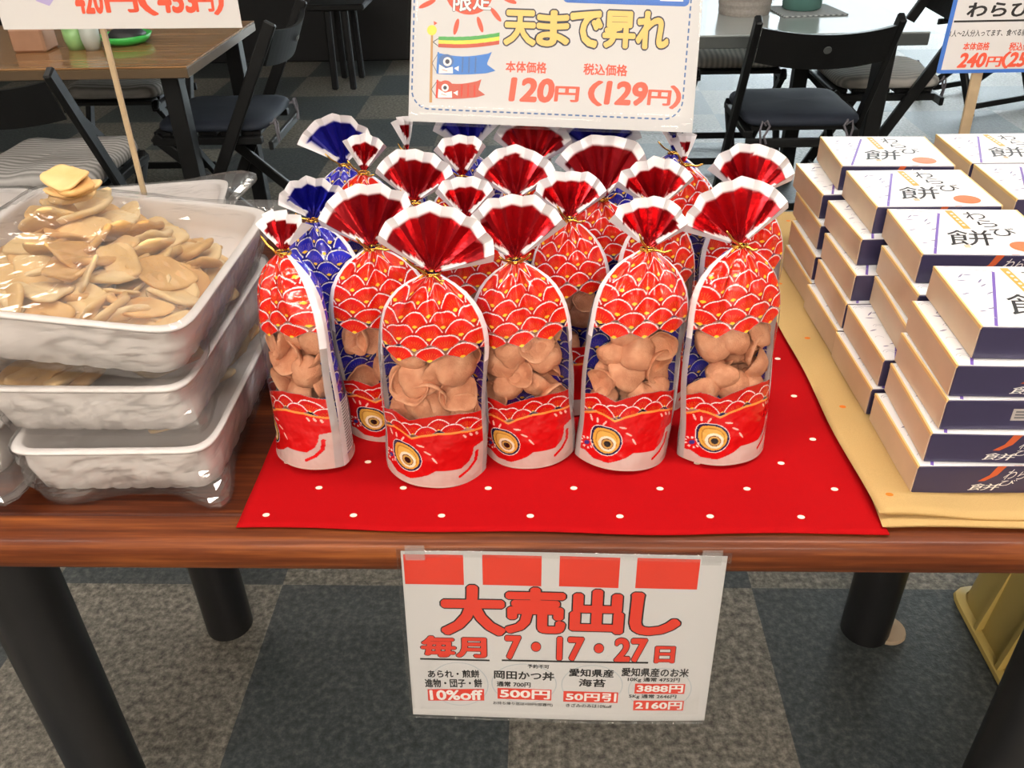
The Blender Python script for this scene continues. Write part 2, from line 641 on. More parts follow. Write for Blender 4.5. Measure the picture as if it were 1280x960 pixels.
def cloth_height(x, y, amp, seed):
    return amp * (noise.noise((x * 9 + seed, y * 9, seed)) + 0.5 * noise.noise((x * 23, y * 23 + seed, 1.0))) 


REDCLOTH = speck_cloth('red_cloth_with_white_specks', (0.37, 0.0022, 0.0040), (0.80, 0.70, 0.55), 0.0845, 0.0405, -0.0145, 0.6115, 0.0034, 0.0026)
mb = MB()
nx, ny = 90, 90
for j in range(ny + 1):
    for i in range(nx + 1):
        u, v = i / nx, j / ny
        x = -0.292 + 0.605 * u
        yf = 0.5925 + 0.004 * math.sin(u * 3.0 + 2.6) + 0.0015 * math.sin(u * 17)
        y = yf + (1.335 - yf) * v
        z = TZ + 0.0014 + max(0, cloth_height(x, y, 0.0016, 3.1)) * (0.4 + 0.6 * min(1, v * 8))
        if abs(v - 0.05) < 0.006:
            z += 0.0004
        mb.v.append((x, y, z))
for j in range(ny):
    for i in range(nx):
        a = j * (nx + 1) + i
        mb.f.append([a, a + 1, a + nx + 2, a + nx + 1])
        mb.mi.append(0)
o = mb.build('red_cloth', REDCLOTH, smooth=True)
md = o.modifiers.new('thickness', 'SOLIDIFY')
md.thickness = 0.0011
md.offset = 0.4
tag(o, 'bright red table cloth with white specks under the carp bags', 'cloth')

TANCLOTH = speck_cloth('tan_cloth_with_orange_specks', (0.50, 0.33, 0.135), (0.62, 0.16, 0.02), 0.13, 0.075, 0.325, 0.632, 0.0036, 0.0028)


def folded_layer(mb, x0, x1, yf, z0, th, wave, seed, x_skew=0.0):
    """one folded layer: a sheet of two plies joined by a rounded fold at the left and the front"""
    nu, nv = 60, 60
    base = len(mb.v)
    ring = []
    for side in (0, 1):
        for j in range(nv + 1):
            for i in range(nu + 1):
                u, v = i / nu, j / nv
                y = yf + (1.345 - yf) * v
                xl = x0 + x_skew * v + 0.004 * math.sin(v * 7 + seed) + 0.002 * math.sin(v * 19 + seed)
                x = xl + (x1 - xl) * u
                yy = y + (0.0025 * math.sin(u * 5 + seed) + 0.0012 * math.sin(u * 14 + seed)) * (1 - v)
                e = min(1.0, (x - xl) / 0.008, (yy - yf + 0.004) / 0.008 + 0.05)
                e = max(0.0, e)
                half = th / 2 * math.sqrt(max(0.0, 1 - (1 - e) ** 2))
                lift = wave * max(0, math.sin(u * 9 + seed)) * math.exp(-v * 14)
                zc = z0 + th / 2 + lift + (max(0, cloth_height(x, y, 0.0016, seed)) if side else 0)
                mb.v.append((x, yy, zc + (half if side else -half)))
    n = (nu + 1) * (nv + 1)
    for side in (0, 1):
        for j in range(nv):
            for i in range(nu):
                a = base + side * n + j * (nu + 1) + i
                f = [a, a + 1, a + nu + 2, a + nu + 1]
                mb.f.append(f if side else f[::-1])
                mb.mi.append(0)
    edge = [j * (nu + 1) for j in range(nv, -1, -1)] + list(range(1, nu + 1)) + [j * (nu + 1) + nu for j in range(1, nv + 1)] + [nv * (nu + 1) + i for i in range(nu - 1, 0, -1)]
    for k in range(len(edge)):
        a, c = edge[k], edge[(k + 1) % len(edge)]
        mb.f.append([base + a, base + c, base + n + c, base + n + a])
        mb.mi.append(0)


mb = MB()
folded_layer(mb, 0.306, 0.74, 0.594, TZ + 0.0034, 0.0030, 0.0, 0.4)
folded_layer(mb, 0.3015, 0.74, 0.602, TZ + 0.0066, 0.0032, 0.004, 1.3, 0.004)
o = mb.build('tan_cloth', TANCLOTH, smooth=True)
tag(o, 'folded tan cloth with orange specks under the gift boxes', 'cloth')
ZB = TZ + 0.0106    # top of the tan cloth, where the boxes stand

# ================================================================= CARP BAGS
RED = np.array((0.62, 0.010, 0.005))
FACE = np.array((0.52, 0.005, 0.006))
DRED = np.array((0.46, 0.008, 0.005))
BLUE = np.array((0.022, 0.022, 0.40))
DBLUE = np.array((0.008, 0.008, 0.15))
YEL = np.array((0.88, 0.50, 0.03))
WHITE = np.array((0.80, 0.72, 0.70))
FROST = np.array((0.60, 0.43, 0.39))
HW = 0.0525     # half width of a bag laid flat
HT = 0.222      # height of the twist tie


def paint(c, mask, col, alpha=1.0):
    c[mask, :3] = col
    c[mask, 3] = alpha


def scale_pattern(c, x, v, v0, rows, base, edge, region, step=0.0112, sx=0.0300, R=0.0166, dot=0.19, line=0.050):
    """overlapping fan scales, lowest row in front"""
    done = ~region
    for k in range(rows):
        off = (k % 2) * 0.5
        i = np.round(x / sx - off)
        dx = x - (i + off) * sx
        dy = v - (v0 + k * step)
        r = np.hypot(dx, dy)
        ang = np.abs(np.arctan2(dx, dy))
        hit = (~done) & (r < R) & (ang < math.radians(64))
        q = r / R
        col = np.tile(base, (len(x), 1))
        rays = (np.abs(np.mod(ang + 0.13, 0.26) - 0.13) < 0.035) & (q > 0.18) & (q < 0.62)
        col[rays] = base * 0.85 + YEL * 0.15
        col[(q < dot)] = YEL
        col[(q > 0.955 - line) & (q < 0.965)] = WHITE
        col[q >= 0.965] = edge
        col[(ang > math.radians(61.5))] = edge
        c[hit, :3] = col[hit]
        c[hit, 3] = 1.0
        done |= hit
    rest = (~done) & (v > v0 + step * 1.6)
    paint(c, rest, edge)


def seg_dist(x, y, pts):
    d = np.full(len(x), 9.0)
    for (ax, ay), (bx, by) in zip(pts[:-1], pts[1:]):
        L2 = (bx - ax) ** 2 + (by - ay) ** 2
        t = np.clip(((x - ax) * (bx - ax) + (y - ay) * (by - ay)) / L2, 0, 1)
        d = np.minimum(d, np.hypot(x - ax - t * (bx - ax), y - ay - t * (by - ay)))
    return d


def front_art(u, v):
    x = u * HW
    c = np.zeros((len(u), 4))
    c[:, :3] = (0.8, 0.8, 0.8)
    # upper scales down to a zigzag above the window
    scale_pattern(c, x, v, 0.143 + 0.004 * np.sin(u * 2.0), 12, RED, DRED, v > 0.130)
    # face: scallops over an orange brow line, red head, frosted chin
    yb = np.interp(u, [-1, -.96, -.73, -.58, -.37, -.16, .18, .56, 1.0], [.051, .053, .060, .059, .0546, .060, .065, .065, .0588])
    yl = np.interp(u, [-1, -.95, -.85, -.69, -.39, -.05, .1, .56, .70, .755, .78, 1.0], [.012, .0115, .0123, .0075, .007, .014, .0198, .0196, .0255, .0326, .041, .043])
    dv = v - yb
    low = (dv > -0.006) & (dv < 0.021)
    cc = np.zeros_like(c)
    scale_pattern(cc, x + 0.004, dv, -0.0035, 2, FACE, DRED, low, 0.0062, 0.0270, 0.0135, 0.12, 0.055)
    hit = (cc[:, 3] > 0) & (dv < 0.02)
    c[hit] = cc[hit]
    paint(c, v < yl, FROST, 0.82)
    paint(c, (v >= yl) & (dv < 0), FACE)
    paint(c, (np.abs(dv + 0.0010) < 0.0011) & (v >= yl), np.array((0.80, 0.26, 0.05)))
    paint(c, seg_dist(x, v, [(.83 * HW, .034), (.81 * HW, .0235), (.70 * HW, .0155), (.55 * HW, .0105)]) < 0.0016, FACE)
    # eye, a teardrop with its point up and to the left
    ex, ey = -0.0255, 0.0300
    dx, dy = x - ex, v - ey
    a = np.arctan2(dy, dx)
    rr = np.hypot(dx, dy * 1.02) / (1 + 0.16 * np.exp(-((a - 2.35) / 0.42) ** 2))
    for r, col in ((.0163, WHITE), (.0157, np.array((.012, .012, .06))), (.0136, np.array((.62, .33, .05))), (.0112, np.array((.40, .19, .03))), (.0102, np.array((.66, .38, .08)))):
        paint(c, rr < r, col)
    dx2, dy2 = dx - 0.0010, dy + 0.0028
    r2 = np.hypot(dx2 * 0.95, dy2)
    for r, col in ((.0085, np.array((.80, .66, .50))), (.0060, np.array((.10, .04, .02))), (.0052, np.array((.50, .28, .07))), (.0034, np.array((.015, .008, .006)))):
        paint(c, r2 < r, col)
    # lash and cheek strokes
    for (px, py, ang, ln) in ((-.0425, .0505, 1.9, .0034), (-.0365, .0500, 1.6, .0032), (-.0295, .0490, 1.0, .0034), (-.0105, .0475, -.1, .0042), (-.0035, .0405, -.45, .0042), (.0035, .0325, -.9, .0042),
                              (.0335, .0575, -1.0, .0024), (.0390, .0575, -1.1, .0024), (.0440, .0560, -1.2, .0022)):
        ddx, ddy = x - px, v - py
        l = ddx * math.cos(ang) + ddy * math.sin(ang)
        t = -ddx * math.sin(ang) + ddy * math.cos(ang)
        paint(c, (l / ln) ** 2 + (t / 0.0009) ** 2 < 1, np.array((0.80, 0.45, 0.38)))
    # nostril
    nxp, nyp = -0.0440, 0.0215
    dn = np.hypot(x - nxp, v - nyp)
    an = np.arctan2(v - nyp, x - nxp)
    paint(c, (dn > .0042) & (dn < .0062) & (np.mod(an, 0.70) < 0.30) & (v > yl + .001), np.array((0.80, 0.55, 0.50)))
    paint(c, np.hypot((x - nxp) * 1.0 - (v - nyp) * 0.4, (v - nyp) * 0.8) < .0021, np.array((.03, .03, .18)))
    # heat sealed side seams
    seam = np.abs(u) > 0.93
    paint(c, seam & (v < 0.135), np.array((0.62, 0.55, 0.54)), 0.55)
    paint(c, seam & (v >= 0.135), np.array((0.80, 0.74, 0.76)), 1.0)
    return c


def back_art(u, v):
    x = u * HW
    c = np.zeros((len(u), 4))
    scale_pattern(c, x + 0.006, v, 0.0, 22, BLUE, DBLUE, v > -1)
    paint(c, v < 0.010, FROST, 0.85)
    paint(c, np.abs(u) > 0.94, np.array((0.80, 0.74, 0.76)), 1.0)
    return c


def half_width(v):
    return np.interp(v, [0, .145, .160, .172, .184, .195, .204, .212, .218, HT], [HW, HW, .0518, .0500, .0462, .0400, .0325, .0225, .0125, .0065])


def half_depth(v):
    return np.interp(v, [0, .02, .06, .13, .16, .185, .203, .214, HT], [.037, .034, .031, .029, .028, .0245, .0180, .0110, .0052])


def panel_mat(name, clear):
    m, nt, out = new_mat(name)
    at = nt.nodes.new('ShaderNodeAttribute')
    at.attribute_name = 'Print'
    nz = noise_node(nt, 55.0, 2.0)
    ink = principled(nt, out, at.outputs['Color'], 0.16, 0.0, 0.6, bump(nt, nz, 0.7, 0.005), 0.0, link=False)
    film = film_shader(nt, rough=0.07, base=0.035, gain=0.40, crinkle=0.25, cscale=40)
    mx = nt.nodes.new('ShaderNodeMixShader')
    nt.links.new(at.outputs['Alpha'], mx.inputs[0])
    nt.links.new(film, mx.inputs[1])
    nt.links.new(ink, mx.inputs[2])
    nt.links.new(mx.outputs[0], out.inputs[0])
    return m


def panel_mesh(name, side, seed, art, mat, nu=170, nv=370):
    """one printed film panel of a standing pouch; side -1 front, +1 back"""
    u1 = np.linspace(-1, 1, nu + 1)
    v1 = np.linspace(0, HT, nv + 1)
    U, V = np.meshgrid(u1, v1)
    U, V = U.ravel(), V.ravel()
    rs = np.random.RandomState(seed)
    W, D = half_width(V), half_depth(V)
    lens = np.maximum(0, 1 - np.abs(U) ** 2.3) ** 0.75
    Xc, Yc = U * W, side * D * lens
    # gathers below the tie and soft crumples over the filling
    g = np.clip((V - 0.135) / 0.075, 0, 1)
    env = (1 - np.abs(U) ** 4)
    for f_, a_ in ((7.0, 0.0034), (13.0, 0.0026), (21.0, 0.0014)):
        ph = rs.rand() * 6.28
        Yc += side * a_ * g * (1 - 0.55 * np.clip((V - 0.20) / 0.02, 0, 1)) * np.sin(U * f_ + ph + 25 * V * (rs.rand() - .5)) * env
    for _ in range(7):
        kx, kv, ph = rs.uniform(-4, 4), rs.uniform(-70, 70), rs.rand() * 6.28
        Yc += side * 0.0007 * np.sin(U * kx + V * kv + ph) * env * np.clip((V - 0.015) / 0.03, 0, 1)
    Xc += 0.0016 * np.sin(V * 45 + rs.rand() * 6) * np.clip(V / 0.05, 0, 1) * (1 - g)
    verts = np.stack([Xc, Yc, V], 1)
    idx = np.arange((nu + 1) * (nv + 1)).reshape(nv + 1, nu + 1)
    q = np.stack([idx[:-1, :-1], idx[:-1, 1:], idx[1:, 1:], idx[1:, :-1]], -1).reshape(-1, 4)
    if side > 0:
        q = q[:, ::-1]
    me = bpy.data.meshes.new(name)
    me.from_pydata(verts.tolist(), [], q.tolist())
    me.materials.append(mat)
    at = me.color_attributes.new('Print', 'FLOAT_COLOR', 'POINT')
    at.data.foreach_set('color', art(U, V).astype(np.float32).ravel())
    me.polygons.foreach_set('use_smooth', [True] * len(me.polygons))
    me.update()
    return me


FRONT_M = panel_mat('printed_film_red_carp', True)
BACK_M = panel_mat('printed_film_blue_scales', False)
BASE_M = simple('frosted_film_base', (0.70, 0.60, 0.56), 0.4)
GOLD = simple('gold_foil_tie', (0.75, 0.42, 0.08), 0.22, metal=1.0, vary=0.15)
fronts = [panel_mesh('front_panel', -1, s, front_art, FRONT_M) for s in (1, 2, 3)]
backs = [panel_mesh('back_panel', 1, s, back_art, BACK_M) for s in (11, 12, 13)]
mb = MB()
n = 40
for s in (-1, 1):
    for i in range(n + 1):
        uu = -1 + 2 * i / n
        mb.v.append((uu * HW, s * 0.037 * max(0, 1 - abs(uu) ** 2.3) ** 0.75, 0.0015))
for i in range(n):
    mb.f.append([i, i + 1, n + 2 + i, n + 1 + i])
    mb.mi.append(0)
base_me = mb.mesh('base_gusset', BASE_M)


def fan_mat():
    m, nt, out = new_mat('pleated_foil_fan')
    at = nt.nodes.new('ShaderNodeAttribute')
    at.attribute_name = 'Print'
    ge = nt.nodes.new('ShaderNodeNewGeometry')
    foil = mix_color(nt, ge.outputs['Backfacing'], (0.33, 0.004, 0.009), (0.020, 0.020, 0.36))
    col = mix_color(nt, at.outputs['Alpha'], (0.80, 0.77, 0.78), foil)
    rough = math_node(nt, 'MULTIPLY_ADD', at.outputs['Alpha'], -0.20, 0.40)
    metal = math_node(nt, 'MULTIPLY', at.outputs['Alpha'], 0.75)
    nz = noise_node(nt, 120.0, 2.0)
    principled(nt, out, col, rough, metal, 0.6, bump(nt, nz, 0.15, 0.002), 0.0)
    return m


FAN_M = fan_mat()


def fan_mesh(radius, a0, a1, pleats, amp, curl, seed):
    """gathered bag mouth spread into a pleated fan, white along its rim and sides; a0/a1 in degrees from vertical"""
    rs = random.Random(seed)
    na, nr = pleats * 6, 22
    a0, a1 = math.radians(a0), math.radians(a1)
    jag = [rs.uniform(-1, 1) for _ in range(pleats + 2)]
    vs, cs, fs = [], [], []
    rim = 0.0095
    for j in range(nr + 1):
        for i in range(na + 1):
            t = i / na
            ph = t * pleats
            tri = abs((ph % 1.0) * 2 - 1) * 2 - 1
            a = a0 + (a1 - a0) * t
            jj = jag[int(ph)] * (1 - ph % 1) + jag[int(ph) + 1] * (ph % 1)
            R = radius * (1 + 0.035 * jj) * (1 - 0.10 * abs(2 * t - 1) ** 3)
            q = j / nr
            r = 0.0035 + (R - 0.0035) * q
            x = math.sin(a) * r
            z = math.cos(a) * r
            y = amp * tri * (0.15 + 0.85 * q) * min(1, r / 0.02) + curl * (abs(2 * t - 1) ** 2) * r + 0.10 * r * q
            vs.append((x, y, z))
            edge = (R - r < rim) or (min(t, 1 - t) * abs(a1 - a0) * r < rim * 0.62 and r > 0.010)
            cs += [1, 1, 1, 0.0 if edge else 1.0]
    for j in range(nr):
        for i in range(na):
            p = j * (na + 1) + i
            fs.append((p, p + 1, p + na + 2, p + na + 1))
    me = bpy.data.meshes.new('fan_top')
    me.from_pydata(vs, [], fs)
    me.materials.append(FAN_M)
    at = me.color_attributes.new('Print', 'FLOAT_COLOR', 'POINT')
    at.data.foreach_set('color', cs)
    me.update()
    return me


def tie_mesh(seed):
    rs = random.Random(seed)
    mb = MB()
    pts = []
    for i in range(29):
        a = 2 * math.pi * i / 14
        pts.append((0.0078 * math.cos(a), 0.0064 * math.sin(a), -0.0015 + 0.0001 * i))
    mb.tube(pts, 0.0011, 6)
    for s in (-1, 1):
        q = [(0.002 * s, -0.0066, 0.0)]
        d = (s * rs.uniform(0.5, 1.0), -0.35, rs.uniform(-0.2, 1.0))
        for i in range(1, 7):
            q.append((q[0][0] + d[0] * 0.0036 * i, q[0][1] + d[1] * 0.003 * i, q[0][2] + d[2] * 0.0034 * i + 0.001 * math.sin(i * 1.3)))
        mb.tube(q, [0.0013] * 6 + [0.0007], 5)
    return mb.mesh('twist_tie', GOLD, True)


ties = [tie_mesh(s) for s in (1, 2, 3)]
LABELM = simple('white_label_film', (0.70, 0.68, 0.68), 0.45)
LABELI = simple('grey_small_print', (0.12, 0.12, 0.13), 0.5)

# name: root x, y; yaw of the printed front; tie point; fan (radius, angles, yaw, lean, roll)
BAGS = {
    'A': ((-0.243, 0.714), -43, (-0.248, 0.741, 0.966), (0.040, -58, 50, -18, 0, 0), 'leftmost front bag turned aside, its blue side and label showing beside the cracker tray'),
    'B': ((-0.112, 0.687), -3, (-0.101, 0.690, 0.968), (0.061, -68, 82, 2, -6, 2), 'front row bag with the widest red fan, between the turned bag and the middle bag'),
    'C': ((-0.016, 0.714), 0, (-0.027, 0.715, 0.968), (0.059, -62, 62, 0, -4, 0), 'front row bag at the middle of the red cloth, directly above the sale poster'),
    'D': ((0.0775, 0.7055), 6, (0.095, 0.733, 0.970), (0.047, -62, 62, 8, -6, 4), 'front row bag second from the gift boxes, with a narrow crooked red fan'),
    'E': ((0.182, 0.717), 16, (0.180, 0.739, 0.970), (0.060, -72, 62, 0, -4, -6), 'front row bag nearest the gift boxes, blue strip showing on its left shoulder'),
    'F': ((-0.236, 0.806), 168, (-0.237, 0.820, 0.966), (0.047, -66, 60, 196, -6, 6), 'bag showing its blue scaled side behind the turned bag, crumpled blue fan'),
    'G': ((-0.165, 0.760), 14, (-0.164, 0.746, 0.968), (0.060, -66, 62, -4, -6, -8), 'second row bag squeezed behind the turned bag and the widest fan, big red fan'),
    'H': ((-0.083, 0.798), -4, (-0.080, 0.806, 0.970), (0.044, -50, 52, 6, -4, 2), 'second row bag hidden behind the widest front fan, small red fan'),
    'I': ((-0.033, 0.864), 4, (-0.031, 0.872, 0.966), (0.055, -66, 64, 4, -4, 2), 'third row bag whose red fan rises just behind the middle front fan'),
    'J': ((0.026, 0.803), -10, (0.025, 0.811, 0.968), (0.048, -58, 66, 10, -4, 0), 'second row bag between the middle bag and the narrow fan, gold tie in view'),
    'K': ((0.121, 0.806), 12, (0.109, 0.799, 0.982), (0.050, -66, 54, 4, -4, 6), 'second row bag behind the narrow crooked fan, red fan tipped to the right'),
    'L': ((0.211, 0.846), 14, (0.210, 0.855, 0.970), (0.056, -62, 66, 0, -4, 6), 'second row bag behind the one nearest the gift boxes, red fan against the floor'),
    'M': ((-0.208, 0.944), -16, (-0.208, 0.950, 0.970), (0.043, -34, 46, 12, -4, 4), 'back bag on the left with a small pinched red fan before the tall blue fan'),
    'N': ((-0.252, 1.040), 176, (-0.254, 1.052, 0.945), (0.066, -46, 58, 178, -6, 2), 'rear left bag with a tall blue fan standing clear against the dark floor'),
    'O': ((-0.169, 1.025), -62, (-0.169, 1.035, 0.966), (0.043, -22, 26, 40, -6, 4), 'rear bag with a thin folded red and white tip left of the price board'),
    'P': ((-0.142, 0.852), 0, (-0.137, 0.850, 0.972), (0.055, -56, 64, 0, -4, 0), 'third row bag on the left, its red fan overlapping the big second row fan'),
    'Q': ((-0.091, 0.922), -6, (-0.091, 0.916, 0.975), (0.047, -46, 44, 8, -4, 0), 'fourth row bag with a small red fan below the left end of the price board'),
    'R': ((-0.092, 1.030), 178, (-0.092, 1.041, 0.962), (0.060, -42, 52, 184, -4, 0), 'rear bag with a blue fan half hidden by the price board, left of centre'),
    'S': ((-0.015, 0.958), 0, (-0.015, 0.962, 0.970), (0.058, -60, 62, 0, -4, 4), 'fourth row bag with a red fan below the middle of the price board'),
    'T': ((0.066, 0.996), 182, (0.066, 1.005, 0.966), (0.060, -58, 60, 180, -4, 0), 'rear bag with a wide blue fan below the right half of the price board'),
    'U': ((0.062, 0.900), 0, (0.063, 0.911, 0.950), (0.070, -54, 54, 0, -4, 0), 'third row bag with a large upright red fan in front of the wide blue fan'),
    'V': ((0.160, 0.952), 14, (0.158, 0.958, 0.972), (0.036, -18, 40, 30, -4, -4), 'back bag on the right with a small pinched white edged fan'),
    'W': ((0.166, 1.088), 170, (0.167, 1.099, 0.940), (0.050, -26, 24, 140, -4, 0), 'rearmost bag on the right, blue with a narrow folded fan by the board corner'),
}
# how wide and how full each bag is, 1 being the widest
FULL = {'B': (0.98, 1.0), 'C': (0.90, 0.90), 'D': (0.91, 0.90), 'E': (0.92, 0.92), 'F': (0.92, 0.80), 'G': (0.95, 0.86), 'H': (0.84, 0.72), 'I': (0.88, 0.78), 'J': (0.80, 0.80), 'K': (0.80, 0.80), 'L': (0.92, 0.86),
        'M': (0.90, 0.9), 'N': (0.85, 0.80), 'O': (0.70, 0.62), 'P': (0.84, 0.72), 'Q': (0.84, 0.74), 'R': (0.84, 0.80), 'S': (0.86, 0.72), 'T': (0.88, 0.8), 'U': (0.90, 0.84), 'V': (0.90, 0.84), 'W': (0.90, 0.84)}
bag_roots = {}
for k, (key, ((bx, by), yaw, tie, fan, lab)) in enumerate(BAGS.items()):
    lean = Vector((tie[0] - bx, tie[1] - by, tie[2] - TZ - 0.003))
    s = lean.length / HT
    root = empty('snack_bag', (bx, by, TZ + 0.0035))
    tilt = Vector((0, 0, 1)).rotation_difference(lean.normalized())
    root.rotation_mode = 'QUATERNION'
    root.rotation_quaternion = tilt @ Matrix.Rotation(math.radians(yaw), 3, 'Z').to_quaternion()
    fx, fy = FULL.get(key, (1, 1))
    root.scale = (fx, fy, s)
    tag(root, lab, 'snack bag', 'red and blue carp shaped cracker bags on the red cloth')
    bag_roots[key] = root
    link('front_panel', fronts[k % 3], root)
    link('back_panel', backs[(k + 1) % 3], root)['label'] = 'blue scaled back of the bag'
    link('base_gusset', base_me, root)
    rad, a0, a1, fyaw, flean, froll = fan
    fo = link('fan_top', fan_mesh(rad, a0, a1, max(4, int((a1 - a0) / 19)), 0.0050 if a1 - a0 > 90 else 0.0055, 0.12, 50 + k), root)
    # fan yaw is given in the room; take the bag's own yaw off again
    fo.location = (0, 0, HT)
    fo.scale = (1 / fx, 1 / fx, 1 / s)
    fo.rotation_euler = (math.radians(flean), math.radians(froll if abs(fyaw) < 90 else -froll), math.radians(fyaw - yaw))
    to = link('twist_tie', ties[k % 3], root)
    to.location = (0, 0, HT)
    to.rotation_euler = (0, 0, math.radians((0 if abs(((yaw + 180) % 360) - 180) < 90 else 180) - 0))
    to['label'] = 'gold foil twist tie'
    if key in ('A', 'E', 'L'):
        mb = MB()
        lw, lh = (0.018, 0.060) if key == 'A' else (0.010, 0.042)
        z0 = {'A': 0.012, 'E': 0.028, 'L': 0.05}[key]
        side = 1
        yo = 0.004

        def lx(x, z, l):
            uu = 1.0 - x / HW
            yy = 0.034 * max(0, 1 - abs(uu) ** 2.3) ** 0.75
            return (HW + 0.0006 - x, yy + 0.0012 + l, z0 + z)
        for i in range(6):
            put_rect(mb, lw * i / 6, 0, lw * (i + 1) / 6, lh, lx, 0, 0, 1)
        for r in range(int(lh / 0.0034)):
            put_rect(mb, lw * 0.12, 0.003 + r * 0.0034, lw * (0.6 + 0.3 * ((r * 7) % 3) / 2), 0.0042 + r * 0.0034, lx, 0.0004, 1, 4)
        mb.build('nutrition_label', [LABELM, LABELI], root)['label'] = 'white label with lines of small print'

# puffed crackers inside the bags that show their window
def puff_mat():
    m, nt, out = new_mat('puffed_cracker')
    nz = noise_node(nt, 420.0, 3.0, rough=0.7)
    nb = noise_node(nt, 60.0, 2.0)
    col = ramp(nt, nb, [(0.3, (0.58, 0.225, 0.115)), (0.55, (0.70, 0.32, 0.175)), (0.8, (0.82, 0.44, 0.27))])
    principled(nt, out, col, 0.62, 0.0, 0.35, bump(nt, nz, 0.8, 0.0014))
    return m


PUFF = puff_mat()


def puff_mesh(seed):
    rs = random.Random(seed)
    R = rs.uniform(0.0180, 0.0225)
    el = rs.uniform(0.78, 1.0)
    depth = rs.uniform(0.008, 0.0145)
    saddle = rs.uniform(-0.004, 0.005)
    nt_, nr = 36, 9
    prof = [(r / nr) for r in range(nr + 1)]
    ph = [rs.uniform(0, 6.28) for _ in range(4)]

    def mid(q, a):
        wob = 1 + 0.05 * math.sin(3 * a + ph[0]) + 0.04 * math.sin(5 * a + ph[1]) + 0.015 * math.sin(11 * a + ph[2])
        r = R * q * (1 + (wob - 1) * q)
        x, y = r * math.cos(a), r * math.sin(a) * el
        z = depth * (0.35 * q ** 2 + 0.65 * q ** 3.5 - 0.55) + saddle * q * q * math.cos(2 * a + ph[3]) + 0.0007 * noise.noise((x * 120 + seed, y * 120, 0))
        return Vector((x, y, z))
    vs, fs = [], []
    th = 0.0012
    rings = [(q, 1) for q in prof] + [(1.035, 0)] + [(q, -1) for q in prof[::-1]]
    for q, s in rings:
        for k in range(nt_):
            a = 2 * math.pi * k / nt_
            p = mid(q, a)
            bulb = th * (0.8 + 0.75 * max(0, (q - 0.72)) / 0.28)
            vs.append((p.x, p.y, p.z + s * bulb))
    for i in range(len(rings) - 1):
        for k in range(nt_):
            fs.append((i * nt_ + k, i * nt_ + (k + 1) % nt_, (i + 1) * nt_ + (k + 1) % nt_, (i + 1) * nt_ + k))
    me = bpy.data.meshes.new('puffed_cracker')
    me.from_pydata(vs, [], fs)
    me.materials.append(PUFF)
    me.polygons.foreach_set('use_smooth', [True] * len(fs))
    me.update()
    return me


puffs = [puff_mesh(s) for s in range(8)]
puff_hull = {m.name: [tuple(v.co) for v in m.vertices][4::13] for m in puffs}
WHERE = {'A': 'the turned bag beside the cracker tray', 'B': 'the bag with the widest red fan', 'C': 'the middle bag of the front row', 'D': 'the front bag with the narrow crooked fan',
         'E': 'the front bag nearest the gift boxes', 'G': 'the second row bag behind the widest fan', 'H': 'the second row bag with the small fan', 'J': 'the second row bag with the gold tie in view',
         'K': 'the second row bag behind the narrow fan', 'L': 'the second row bag next to the gift boxes'}
for key, where in WHERE.items():
    root = bag_roots[key]
    rs = random.Random(sum(map(ord, key)) * 13)
    front = key in 'ABCDE'
    spots = []
    for fr, zlo, zhi, want, gap in ((1, 0.068, 0.146, 10 if front else 6, 0.0190), (0, 0.060, 0.148, 9 if front else 5, 0.0185), (1, 0.020, 0.045, 2, 0.03)):
        got = []
        for _ in range(400):
            x, z = rs.uniform(-0.035, 0.035), rs.uniform(zlo, zhi)
            if all(math.hypot(x - p[0], z - p[1]) > gap for p in got):
                got.append((x, z))
                spots.append((x, (-0.014 if abs(x) < 0.02 else -0.009) if fr else 0.009, z, fr))
            if len(got) == want:
                break
    Rm = root.rotation_quaternion.to_matrix()
    for x, y, z, fr in spots:
        me = puffs[rs.randrange(8)]
        best = None
        for attempt in range(40):
            k_ = 1.0 - 0.006 * attempt
            px, py, pz = x * k_ + rs.uniform(-.003, .003), y * (1 - 0.012 * attempt) + rs.uniform(-.003, .003), z + rs.uniform(-.003, .003)
            # cup mouth towards the window or away from it, leaning every way
            nrm = Vector((rs.uniform(-.7, .7) + px * 14, -1 if fr else rs.choice((-1, 1)), rs.uniform(-.6, .9)))
            if rs.random() < 0.30:
                nrm = -nrm
            q = Vector((0, 0, 1)).rotation_difference(nrm.normalized()) @ Matrix.Rotation(rs.uniform(0, 6.28), 3, 'Z').to_quaternion()
            s_ = rs.uniform(0.90, 1.05) * (1 - 0.004 * attempt)
            P = np.array([(q @ (Vector(c) * s_))[:] for c in puff_hull[me.name]]) + np.array((px, py, pz))
            lens = 0.0285 * np.maximum(0, 1 - np.minimum(1, np.abs(P[:, 0]) / 0.0500) ** 2.3) ** 0.75 - 0.0012
            bad = np.maximum(np.abs(P[:, 1]) - lens, 0).max() + np.maximum(0.006 - P[:, 2], 0).max()
            if best is None or bad < best[0]:
                best = (bad, (px, py, pz), q, s_)
            if bad <= 0:
                break
        if best[0] > 0.0035:
            continue
        o = link('puffed_cracker', me)
        o.location = Rm @ (Vector(best[1]) * Vector(root.scale)) + Vector(root.location)
        o.rotation_mode = 'QUATERNION'
        o.rotation_quaternion = Rm.to_quaternion() @ best[2]
        o.scale = (best[3] * min(1, root.scale[0], root.scale[1] * 1.08),) * 3
        tag(o, 'pinkish tan puffed cracker inside ' + where, 'cracker', 'puffed crackers inside ' + where)

